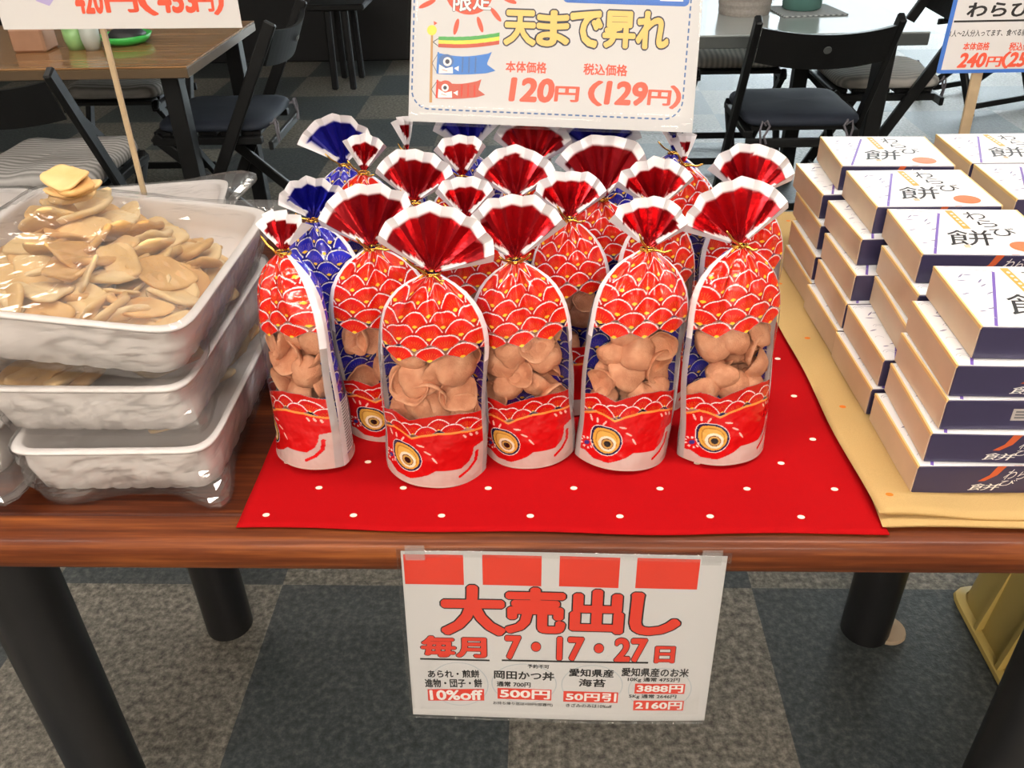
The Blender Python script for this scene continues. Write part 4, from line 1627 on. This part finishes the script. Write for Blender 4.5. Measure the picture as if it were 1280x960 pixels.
put_poly(mb, pts, CX, 0.8, 4)
put_rect(mb, 172, 132.2, 177, 134.0, CX, 1.2, 5, 1)
put_rect(mb, 199, 132.4, 204, 134.0, CX, 1.2, 5, 1)
put_rect(mb, 214, 132.4, 218, 134.2, CX, 1.2, 5, 1)
put_rect(mb, 262, 131.6, 286, 136, CX, 1.2, 5, 1)
under(mb.build('lettering', mats), board)
mb = MB()
mats = [INK_CORAL, INK_WHITE, INK_TAN, INK_LEMON, INK_GREEN, INK_BRICK, INK_SKY, INK_NAVY, INK_SLATE, INK_RED]
put_disc(mb, 61.5, 133, 25, 21.5, CX, 0.8, 0)
for x, y, a, l in ((17, 121, 0.45, 10), (48.8, 99, 1.35, 8.5), (74.2, 102, -1.2, 8.5), (90.5, 112.5, -0.85, 9), (104, 127.5, -0.35, 8.5)):
    put_disc(mb, x, y, l, 2.5, CX, 0.8, 0, 16, a)
for tx, r in (('限', (45, 115, 64, 136)), ('定', (66, 117, 85, 137))):
    put_text(mb, tx, r, CX, 1.2, 7, 0.045)
    put_text(mb, tx, r, CX, 1.6, 1, 0.020)
put_poly(mb, [(22.3, 20.3), (25.4, 20.3), (24.2, 92), (21.9, 92)], CX, 0.8, 2)
put_disc(mb, 22.8, 94.6, 5.2, 5.2, CX, 1.2, 3)
put_poly(mb, [(25, 99.5), (28.5, 102), (24.5, 104)], CX, 1.2, 0)
for i, mt in enumerate((5, 3, 4)):
    a0, a1 = 77.5 + i * 3.6, 82.7 + i * 4.0
    for j in range(8):
        x0, x1 = 30.2 + 65.2 * j / 8, 30.2 + 65.2 * (j + 1) / 8
        f = lambda t, a0=a0, a1=a1: a0 + (a1 - a0) * t - 2.0 * math.sin(math.pi * t)
        put_poly(mb, [(x0, f(j / 8)), (x1, f((j + 1) / 8)), (x1, f((j + 1) / 8) + 4.1), (x0, f(j / 8) + 3.7)], CX, 1.0, mt)
for top_, bot, xr, xn, eye, er, body, yy in ((71.8, 50.2, 91.5, 82.9, (40.6, 63.2), 4.6, 6, 62), (43.4, 25.0, 81.5, 75.1, (39.0, 36.3), 3.9, 5, 35.5)):
    x0 = 30.0
    for j in range(8):
        ta, tb = j / 8, (j + 1) / 8
        xa, xb = x0 + (xr - 8 - x0) * ta, x0 + (xr - 8 - x0) * tb
        up = lambda t: top_ - 3.2 * math.sin(math.pi * t) + 1.0 * t
        dn = lambda t: bot - 1.0 * math.sin(math.pi * t) + 2.6 * t
        put_poly(mb, [(xa, dn(ta)), (xb, dn(tb)), (xb, up(tb)), (xa, up(ta))], CX, 1.0, body)
    put_poly(mb, [(xr - 8, bot + 2.6), (xr + 1.2, bot + 5.5), (xn, yy)], CX, 1.0, body)
    put_poly(mb, [(xr - 8, top_ + 1.0), (xr - 8, bot + 2.6), (xn, yy)], CX, 1.0, body)
    put_poly(mb, [(xr - 8, top_ + 1.0), (xn, yy), (xr - 3.5, top_ + 3.0)], CX, 1.0, body)
    put_poly(mb, [(x0 + 1.5, bot + 0.6), (x0 + 17, bot + 1.2), (x0 + 16.5, bot + 8), (x0 + 9, bot + 6.0), (x0 + 1.8, bot + 10)], CX, 1.3, 1)
    put_poly(mb, [(x0 + 5, bot + 4.4), (x0 + 11, bot + 3.0), (x0 + 11, bot + 3.6), (x0 + 5, bot + 5.0)], CX, 1.5, 0)
    put_poly(mb, [(x0 + 18, bot + 6.4), (x0 + 23, bot + 3.6), (x0 + 23, bot + 9.0)], CX, 1.3, 1)
    put_disc(mb, x0 + 9.5, eye[1] + 0.6, 8.0, 7.0, CX, 1.2, 8 if body == 6 else 5)
    put_disc(mb, eye[0], eye[1], er, er, CX, 1.6, 1)
    put_disc(mb, eye[0], eye[1], er * 0.52, er * 0.52, CX, 1.9, 7)
    put_poly(mb, [(x0 - 1.0, bot + 0.5), (x0 + 1.0, bot + 0.5), (x0 + 1.4, top_ + 0.8), (x0 - 0.4, top_ + 0.8)], CX, 1.4, 6 if body == 6 else 9)
    for i in range(3):
        xx = x0 + 27 + i * 7
        if xx < xr - 10:
            for j in range(4):
                y0 = bot + 3 + j * (top_ - bot - 6) / 4
                put_disc(mb, xx, y0 + 1.6, 0.9, 2.2, CX, 1.3, 8 if body == 6 else 9, 8)
    mid_ = (top_ + bot) / 2
    for sgn in (1, -1):
        ye = mid_ + sgn * (top_ - bot) * 0.42
        put_poly(mb, [(24.2, mid_ + 0.5), (24.2, mid_ - 0.5), (x0 - 0.4, ye - 0.5), (x0 - 0.4, ye + 0.5)], CX, 1.2, 7)
for ye in (86.5, 78.8):
    put_poly(mb, [(24.4, 83.2), (24.4, 82.2), (30.2, ye - 0.4), (30.2, ye + 0.4)], CX, 1.2, 7)
under(mb.build('printed_picture', mats), board)
mb = MB()
mb.box(-0.0035, 0.0035, -0.002, 0.002, 0.012, 0.43, bev=0.0008, xf=lambda x, y, z: (0.004 + x, 1.000 + y, TZ + z))
under(mb.build('stick', BAMBOO), board)
mb = MB()
mb.box(-0.008, 0.008, -0.008, 0.008, 0.004, 0.014, bev=0.002, xf=lambda x, y, z: (0.004 + x, 1.000 + y, TZ + z))
under(mb.build('foot', BAMBOO), board)

# --- price board at the left
LX = sheet_xf((-0.5892, 0.9750, 1.1272), 0, 0, 0.010)
lb = empty('price_board', (-0.481, 0.980, TZ))
tag(lb, 'white price board at the upper left showing 420 yen in red', 'price board', 'price boards on sticks')
mb = MB()
grid_sheet(mb, 0, 0, 263, 185, LX, 0, 0)
under(mb.build('paper', PAPER), lb)
mb = MB()
k = 0.98
put_text(mb, '420', (89.5 * k, 16.8 * k, 119 * k, 41 * k), LX, 1, 0, 0.045, 0.08)
put_text(mb, '円', (122.5 * k, 17.3 * k, 157 * k, 40 * k), LX, 1, 0, 0.030, 0.05)
put_text(mb, '（', (160 * k, 14 * k, 177 * k, 46 * k), LX, 1, 0, 0.03)
put_text(mb, '453', (181 * k, 17 * k, 222 * k, 41 * k), LX, 1, 0, 0.045, 0.08)
put_text(mb, '円', (222 * k, 17.3 * k, 241 * k, 38 * k), LX, 1, 0, 0.030, 0.05)
put_text(mb, '）', (241 * k, 14 * k, 252 * k, 44 * k), LX, 1, 0, 0.03)
under(mb.build('lettering', INK_CORAL), lb)
mb = MB()
put_poly(mb, [(45, 28.5), (58, 23.5), (66, 31), (66, 60), (45, 60)], LX, 1, 0)
under(mb.build('printed_picture', INK_LILAC), lb)['label'] = 'corner of a lilac picture on the board'
mb = MB()
mb.box(-0.0032, 0.0032, 0.001, 0.005, 0.012, 0.42, bev=0.0008, xf=lambda x, y, z: (-0.4810 + x - 0.0035 * (0.37 - z) / 0.2, 0.975 + y, TZ + z))
under(mb.build('stick', BAMBOO), lb)
mb = MB()
mb.box(-0.011, 0.011, -0.009, 0.011, 0.001, 0.013, bev=0.002, xf=lambda x, y, z: (-0.4868 + x, 0.978 + y, TZ + z))
under(mb.build('foot', BAMBOO), lb)

# --- price board at the right
RX = sheet_xf((0.5660, 1.3000, 0.9868), 0, 0.0, 0.0)
rb = empty('price_board', (0.631, 1.304, TZ))
tag(rb, 'blue edged price board at the upper right showing 240 yen in red', 'price board', 'price boards on sticks')
mb = MB()
grid_sheet(mb, 5, 5, 215, 150, RX, 0.5, 0)
under(mb.build('paper', PAPER), rb)
mb = MB()
pts = []
for cx, cy, a0 in ((216, 151, 0), (3, 151, math.pi / 2), (3, 4, math.pi), (216, 4, 1.5 * math.pi)):
    for i in range(5):
        a = a0 + math.pi / 2 * i / 4
        pts.append((cx + 4 * math.cos(a), cy + 4 * math.sin(a)))
mb.add([RX(x, y, 0.0) for x, y in pts] + [RX(x, y, -3.0) for x, y in pts], [tuple(range(20)), tuple(range(39, 19, -1))] + [(i, 20 + i, 20 + (i + 1) % 20, (i + 1) % 20) for i in range(20)], 0)
under(mb.build('border', INK_BLUE), rb)['label'] = 'blue border of the board'
mb = MB()
put_text(mb, 'わらび餅', (22, 75.5, 136, 95), RX, 1.3, 0, 0.03)
put_rect(mb, 6.5, 69, 180, 71.6, RX, 1.2, 0, 4)
put_text(mb, '1人〜2人分入ってます、食べる前に', (5.5, 50, 118, 59), RX, 1.3, 0, 0.012)
put_text(mb, '本体価格', (28.3, 31.5, 64.3, 42), RX, 1.3, 1, 0.028)
put_text(mb, '税込価格', (92.5, 30, 130, 41), RX, 1.3, 1, 0.028)
put_text(mb, '240', (28, 8.5, 64, 27), RX, 1.3, 1, 0.045, 0.12)
put_text(mb, '円', (67, 8.5, 86.5, 22), RX, 1.3, 1, 0.030, 0.05)
put_text(mb, '（', (88, 6, 97, 28.5), RX, 1.3, 1, 0.03)
put_text(mb, '259', (98, 8.5, 134, 27), RX, 1.3, 1, 0.045, 0.12)
put_text(mb, '円', (137, 8.5, 155, 22), RX, 1.3, 1, 0.030, 0.05)
put_text(mb, '）', (156, 6, 164, 28.5), RX, 1.3, 1, 0.03)
under(mb.build('lettering', [INK_BLACK, INK_CORAL]), rb)
mb = MB()
mb.box(-0.008, 0.008, 0.002, 0.006, 0.012, 0.34, bev=0.001, xf=lambda x, y, z: (0.6315 + x - (z - 0.1) * 0.045, 1.300 + y, TZ + z))
under(mb.build('stick', BAMBOO), rb)
mb = MB()
mb.box(-0.024, 0.024, -0.018, 0.022, 0.014, 0.026, bev=0.002, xf=lambda x, y, z: (0.6355 + x, 1.303 + y, TZ + z))
under(mb.build('foot', BAMBOO), rb)

# ================================================================= YELLOW CRATE UNDER THE TABLE
YPL = simple('pale_yellow_crate_plastic', (0.58, 0.44, 0.135), 0.42, vary=0.10, scale=12)
crate = empty('plastic_crate', (1.02, 1.06, 0))
tag(crate, 'pale yellow plastic crate upside down under the table on the right', 'crate')
mb = MB()
n = 96
hx, hy, ch = 0.215, 0.175, 0.27
prof = [(-0.012, 0.02), (-0.012, 0.004), (0.0, 0.0), (0.004, 0.004), (0.002, 0.012), (-0.014, 0.016), (-0.030, ch - 0.02), (-0.036, ch - 0.004), (-0.044, ch)]
for d, z in prof:
    for k in range(n):
        a = 2 * math.pi * k / n
        x, y = rrect(a, hx + d, hy + d, 12.0)
        mb.v.append((x, y, z + 0.001))
for i in range(len(prof) - 1):
    for k in range(n):
        mb.f.append([i * n + k, i * n + (k + 1) % n, (i + 1) * n + (k + 1) % n, (i + 1) * n + k])
        mb.mi.append(0)
mb.f.append([(len(prof) - 1) * n + k for k in range(n)])
mb.mi.append(0)
o = mb.build('crate_shell', YPL, crate)
smooth_angle(o, 35)
for (x, y0_, y1_) in ((-1, -0.03, -0.02), (-1, 0.06, 0.07), (-1, -0.12, -0.11)):
    mb = MB()
    vs = [(-hx + 0.001, y0_, 0.013), (-hx + 0.001, y1_, 0.013), (-hx + 0.033, y1_, ch - 0.02), (-hx + 0.033, y0_, ch - 0.02), (-hx + 0.020, y0_, 0.013), (-hx + 0.020, y1_, 0.013), (-hx + 0.036, y1_, ch - 0.02), (-hx + 0.036, y0_, ch - 0.02)]
    mb.add(vs, [(0, 1, 2, 3), (7, 6, 5, 4), (0, 3, 7, 4), (1, 5, 6, 2), (0, 4, 5, 1), (3, 2, 6, 7)])
    mb.build('rib', YPL, crate)

# ================================================================= DINING TABLES AND CHAIRS BEHIND
def dining_table(name, x0, x1, y0, y1, h, th, m, edge_m, label, leg_spots):
    t = empty(name, ((x0 + x1) / 2, (y0 + y1) / 2, 0))
    tag(t, label, 'table')
    cx, cy = (x0 + x1) / 2, (y0 + y1) / 2
    mb = MB()
    mb.box(x0 - cx, x1 - cx, y0 - cy, y1 - cy, h - 0.006, h, 0, 0.002)
    mb.build('tabletop', m, t)
    mb = MB()
    mb.box(x0 - cx, x1 - cx, y0 - cy, y1 - cy, h - th, h - 0.0061, 0, 0.002)
    mb.build('edge', edge_m, t)
    for lx_, ly_ in leg_spots:
        mb = MB()
        mb.box(lx_ - cx - 0.028, lx_ - cx + 0.028, ly_ - cy - 0.028, ly_ - cy + 0.028, 0, h - th, 0, 0.004)
        mb.build('leg', DARKWOOD, t)
    return t


LTOP = wood('honey_brown_table_top', (0.16, 0.075, 0.028), (0.30, 0.155, 0.062), (0.42, 0.24, 0.11), 0.5, 0.22, 0.4)
LEDGE = simple('dull_brown_table_edge', (0.13, 0.085, 0.045), 0.5)
RTOP = simple('grey_white_table_top', (0.42, 0.46, 0.46), 0.16, vary=0.05, scale=6, coat=0.4)
REDGE = simple('dark_grey_table_edge', (0.07, 0.08, 0.078), 0.5)
dining_table('dining_table', -2.45, -1.075, 2.64, 3.36, 0.72, 0.035, LTOP, LEDGE, 'honey brown dining table with glossy top behind the cracker trays', [(-1.16, 2.72), (-1.16, 3.328), (-2.36, 2.74), (-2.36, 3.27)])
dining_table('dining_table', 0.02, 1.235, 2.95, 3.66, 0.72, 0.042, RTOP, REDGE, 'pale dining table shining in window light behind the price board', [(1.14, 3.05), (1.03, 3.62), (0.12, 3.05), (0.12, 3.56)])


def folding_chair(label):
    """x-frame folding chair; seat centre at origin, sitter faces +y"""
    t = empty('folding_chair')
    tag(t, label, 'chair', 'dark wooden folding chairs')
    for s in (-1, 1):
        mb = MB()
        mb.bar((s * 0.212, -0.275, 0.80), (s * 0.212, 0.16, 0.0), 0.022, 0.040, mat=0)
        mb.build('back_post', DARKWOOD, t)
        mb = MB()
        mb.bar((s * 0.178, 0.205, 0.435), (s * 0.178, -0.25, 0.0), 0.022, 0.038, mat=0)
        mb.build('leg', DARKWOOD, t)
    mb = MB()
    n = 14
    for i in range(n):
        a, b_ = -1 + 2 * i / n, -1 + 2 * (i + 1) / n
        pts = []
        for q in (a, b_):
            yy = -0.262 - 0.028 * (1 - q * q)
            for z, dy in ((0.775, -0.012), (0.665, 0.036)):
                zz = z - 0.018 * (1 - q * q)
                pts += [(q * 0.201, yy + dy - 0.008, zz), (q * 0.194, yy + dy + 0.008, zz)]
        # order: a: top outer, top inner, bottom outer, bottom inner ; b likewise
        f = [(0, 4, 6, 2), (1, 3, 7, 5), (0, 1, 5, 4), (2, 6, 7, 3)]
        if i == 0:
            f.append((0, 2, 3, 1))
        if i == n - 1:
            f.append((4, 5, 7, 6))
        mb.add(pts, f)
    br = mb.build('backrest', DARKWOOD, t)
    smooth_angle(br, 40)
    mb = MB()
    mb.lathe([(0.0, 0.0), (0.012, 0.0), (0.012, 0.004), (0.0, 0.004)], 16)
    k = mb.build('emblem', simple('grey_round_emblem', (0.10, 0.11, 0.11), 0.4), br)
    k.rotation_euler = (math.radians(115), 0, 0)
    k.location = (0, -0.295, 0.712)
    mb = MB()
    for i in range(5):
        y = -0.165 + i * 0.078
        mb.box(-0.166, 0.166, y, y + 0.062, 0.430, 0.446, bev=0.003)
    mb.box(-0.190, -0.160, -0.17, 0.21, 0.405, 0.430, bev=0.003)
    mb.box(0.160, 0.190, -0.17, 0.21, 0.405, 0.430, bev=0.003)
    mb.build('slatted_seat', DARKWOOD, t)
    for y, z in ((0.135, 0.045), (-0.235, 0.045), (-0.20, 0.40)):
        mb = MB()
        mb.bar((-0.19, y, z), (0.19, y, z), 0.03, 0.016, side=(0, 0, 1))
        mb.build('crossbar', DARKWOOD, t)
    return t


def striped(name, c0, c1, freq, angle=0.0, bump_s=0.2):
    m, nt, out = new_mat(name)
    tc = nt.nodes.new('ShaderNodeTexCoord')
    sp = nt.nodes.new('ShaderNodeSeparateXYZ')
    nt.links.new(tc.outputs['Object'], sp.inputs[0])
    p = math_node(nt, 'ADD', math_node(nt, 'MULTIPLY', sp.outputs[0], math.sin(angle) * freq), math_node(nt, 'MULTIPLY', sp.outputs[1], math.cos(angle) * freq))
    nz = noise_node(nt, 18.0, 2.0)
    p = math_node(nt, 'MULTIPLY_ADD', nz, 2.5, p)
    s = math_node(nt, 'MULTIPLY_ADD', math_node(nt, 'SINE', p), 0.5, 0.5)
    col = mix_color(nt, s, c0, c1)
    principled(nt, out, col, 0.85, 0.0, 0.2, bump(nt, nz, bump_s, 0.01))
    return m


NAVY = simple('navy_cushion_cloth', (0.014, 0.020, 0.034), 0.8, vary=0.25, scale=14, bump_s=0.3)
STRIPE = striped('grey_white_striped_cloth', (0.22, 0.21, 0.20), (0.48, 0.46, 0.44), 330.0)
STRIPE2 = striped('pale_striped_cloth', (0.36, 0.36, 0.34), (0.62, 0.60, 0.56), 300.0, 1.57)


def cushion(label, m, group, thick=0.028, puff=0.3, seed=0.0):
    t = empty('seat_cushion')
    tag(t, label, 'cushion', group)
    mb = MB()
    n, rings = 64, [(0.0, 1.0), (0.5, 0.99), (0.8, 0.9), (0.93, 0.68), (0.985, 0.35), (1.0, 0.0), (0.985, -0.3), (0.93, -0.5), (0.6, -0.55), (0.0, -0.55)]
    for q, s in rings:
        for k in range(n):
            a = 2 * math.pi * k / n
            x, y = rrect(a, 0.192, 0.195, 7.0)
            z = thick * s + thick * 0.55 + 0.5 * thick * puff * noise.noise((x * q * 9 + seed, y * q * 9, seed)) * (1 if s > 0 else 0)
            mb.v.append((x * q, y * q, z))
    for i in range(len(rings) - 1):
        for k in range(n):
            mb.f.append([i * n + k, i * n + (k + 1) % n, (i + 1) * n + (k + 1) % n, (i + 1) * n + k])
            mb.mi.append(0)
    mb.build('pad', m, t, smooth=True)
    for s in (-1, 1):
        mb = MB()
        mb.tube([(s * 0.13, -0.19, 0.012), (s * 0.135, -0.204, 0.018), (s * 0.13, -0.212, 0.03), (s * 0.12, -0.215, 0.012), (s * 0.135, -0.218, -0.02), (s * 0.125, -0.216, -0.045)], 0.004, 6)
        mb.tube([(s * 0.13, -0.204, 0.012), (s * 0.145, -0.214, 0.028), (s * 0.150, -0.216, 0.0), (s * 0.142, -0.216, -0.05)], 0.0035, 6)
        mb.build('tie_string', simple('grey_tie_cord', (0.16, 0.15, 0.17), 0.8), t)['label'] = 'grey cord tied at the seat corner'
    return t


CH = [
    ((0.855, 3.045, 0), 0, 'folding chair pushed up to the pale table, its backrest towards the carp bags', 'navy', 'dark navy seat cushion on the chair in front of the pale table'),
    ((1.285, 3.50, 0), 90, 'folding chair at the right end of the pale table carrying a pale striped cushion', 'pale', 'pale striped seat cushion hanging over the chair at the right table end'),
    ((0.80, 3.86, 0), 180, 'folding chair on the far side of the pale table', 'pale', 'pale seat cushion on the far side of the pale table'),
    ((2.30, 4.72, 0), 205, 'folding chair farthest right, its feet showing under the blue edged board', None, None),
    ((-1.49, 2.52, 0), 0, 'folding chair with striped cushion nearest the left picture edge', 'stripe', 'grey and white striped cushion nearest the left picture edge'),
    ((-1.14, 3.07, 0), 90, 'folding chair with dark cushion at the right end of the brown table', 'navy', 'dark navy cushion on the chair at the end of the brown table'),
    ((-1.68, 3.52, 0), 180, 'folding chair on the far side of the brown table', 'stripe', 'striped cushion showing below the far side of the brown table'),
]
chair0, cush0 = None, {}
for loc, rz_, lab, cm, clab in CH:
    if chair0 is None:
        c = chair0 = folding_chair(lab)
    else:
        c = copy_tree(chair0)
        tag(c, lab, 'chair', 'dark wooden folding chairs')
    c.location = loc
    c.rotation_euler = (0, 0, math.radians(rz_))
    if cm:
        if cm not in cush0:
            q = cush0[cm] = cushion(clab, {'navy': NAVY, 'pale': STRIPE2, 'stripe': STRIPE}[cm], 'seat cushions on the folding chairs', 0.026 if cm == 'navy' else 0.036, 0.3 if cm == 'navy' else 0.7, len(clab) * 0.7)
        else:
            q = copy_tree(cush0[cm])
            tag(q, clab, 'cushion', 'seat cushions on the folding chairs')
        q.location = (loc[0], loc[1], 0.4465)
        q.rotation_euler = (0, 0, math.radians(rz_))

# dark counter far behind
cnt = empty('counter', (-2.3, 6.3, 0))
tag(cnt, 'black counter far behind at the upper left', 'counter')
mb = MB()
mb.box(-2.2, 1.72, -0.32, 0.32, 0.0, 1.0, bev=0.008)
mb.build('body', BLACKMETAL, cnt)
mb = MB()
mb.box(-2.24, 1.76, -0.36, 0.36, 1.001, 1.04, bev=0.006)
mb.build('worktop', DARKWOOD, cnt)
stl = empty('stool', (-1.20, 5.38, 0))
tag(stl, 'dark stool standing before the black counter', 'stool')
mb = MB()
mb.box(-0.17, 0.17, -0.16, 0.16, 0.44, 0.475, bev=0.008)
mb.build('seat', DARKWOOD, stl)
for sx in (-1, 1):
    for sy in (-1, 1):
        mb = MB()
        mb.bar((sx * 0.05 - 0.0, sy * 0.12, 0.44), (sx * 0.055, sy * 0.14, 0.0), 0.036, 0.036)
        mb.build('leg', DARKWOOD, stl)

# things on the brown table
gb = empty('dish', (-1.40, 2.99, 0.7205))
tag(gb, 'bright green dish holding something dark on the brown table', 'dish')
mb = MB()
mb.lathe([(0.0, 0.0), (0.055, 0.0), (0.075, 0.012), (0.085, 0.03), (0.080, 0.03), (0.070, 0.014), (0.0, 0.006)], 32)
mb.build('bowl', simple('bright_green_plastic', (0.06, 0.55, 0.10), 0.35), gb, True)
mb = MB()
mb.lathe([(0.0, 0.045), (0.045, 0.042), (0.062, 0.028), (0.060, 0.012), (0.0, 0.010)], 24, c=(0, 0.012, 0))
mb.build('dark_filling', simple('dark_filling', (0.02, 0.02, 0.022), 0.5), gb, True)
for (nm, x, y, r, h, colr, lab) in (('cup', -1.475, 2.90, 0.030, 0.085, (0.50, 0.55, 0.50), 'pale cup beside the green dish on the brown table'),
                                   ('jar', -1.535, 2.915, 0.034, 0.075, (0.30, 0.55, 0.22), 'pale green jar between the cup and the pink box')):
    t = empty(nm, (x, y, 0.7205))
    tag(t, lab, nm)
    mb = MB()
    mb.lathe([(0.0, 0.0), (r * 0.8, 0.0), (r, h * 0.4), (r, h), (r * 0.9, h), (r * 0.88, h * 0.3), (0.0, 0.006)], 28)
    mb.build('wall', simple(nm + '_plastic', colr, 0.3), t, True)
    if nm == 'jar':
        mb = MB()
        mb.lathe([(0.0, h + 0.012), (r * 1.04, h + 0.012), (r * 1.06, h + 0.008), (r * 1.06, h - 0.006), (r, h - 0.006)], 28)
        mb.build('lid', simple('jar_lid_green', (0.22, 0.45, 0.16), 0.35), t, True)
mb = MB()
mb.box(-0.055, 0.055, -0.045, 0.045, 0.0, 0.072, bev=0.006)
o = mb.build('box', simple('pinkish_brown_card', (0.42, 0.23, 0.14), 0.6))
o.location = (-1.67, 2.91, 0.7205)
tag(o, 'pinkish brown box farthest left on the brown table', 'box')

# things on the pale table
bsk = empty('basket', (0.715, 3.33, 0.7205))
tag(bsk, 'small pale woven basket on the pale table', 'basket')
mb = MB()
n = 56
prof = [(0.0, 0.0), (0.085, 0.0)] + [(0.088 + 0.008 * i / 8 + 0.002 * (i % 2), 0.012 * i) for i in range(9)] + [(0.088, 0.095), (0.080, 0.01), (0.0, 0.008)]
mb.lathe(prof, n)
mb.build('woven_wall', simple('pale_cane', (0.34, 0.31, 0.28), 0.6, vary=0.3, scale=120), bsk)
for k in range(4):
    a = k * 1.5
    mb = MB()
    mb.tube([(0.03 * math.cos(a), 0.03 * math.sin(a), 0.02), (0.035 * math.cos(a), 0.035 * math.sin(a), 0.135 + 0.01 * (k % 2))], 0.026, 14)
    o = mb.build('condiment_bottle', simple('dull_bottle', ((0.35, 0.33, 0.32), (0.10, 0.09, 0.09), (0.42, 0.38, 0.36), (0.16, 0.10, 0.08))[k], 0.3))
    o.location = (0.715, 3.33, 0.7205)
    tag(o, ('grey', 'black', 'pale', 'brown')[k] + ' condiment bottle standing in the woven basket', 'bottle', 'condiment bottles in the basket')
clo = striped('fine_checked_cloth', (0.16, 0.18, 0.19), (0.55, 0.58, 0.58), 420.0, 0.8)
mb = MB()
mb.box(-0.115, 0.115, -0.105, 0.105, 0.0, 0.005, bev=0.002)
o = mb.build('checked_napkin', clo)
o.location = (0.935, 3.335, 0.7205)
o.rotation_euler = (0, 0, 0.12)
tag(o, 'small grey checked napkin under the green pot', 'napkin')
pot = empty('pot', (0.925, 3.36, 0.7258))
tag(pot, 'sea green ceramic pot on the checked napkin', 'pot')
mb = MB()
mb.lathe([(0.0, 0.0), (0.060, 0.0), (0.068, 0.006), (0.078, 0.10), (0.080, 0.16), (0.074, 0.162), (0.070, 0.10), (0.0, 0.01)], 36)
mb.build('pot_body', simple('sea_green_glaze', (0.11, 0.25, 0.22), 0.25, vary=0.15, scale=15), pot, True)
mb = MB()
mb.lathe([(0.0, 0.195), (0.010, 0.193), (0.012, 0.183), (0.030, 0.178), (0.073, 0.168), (0.076, 0.162)], 32)
mb.build('lid', simple('sea_green_glaze_lid', (0.10, 0.23, 0.20), 0.25), pot, True)
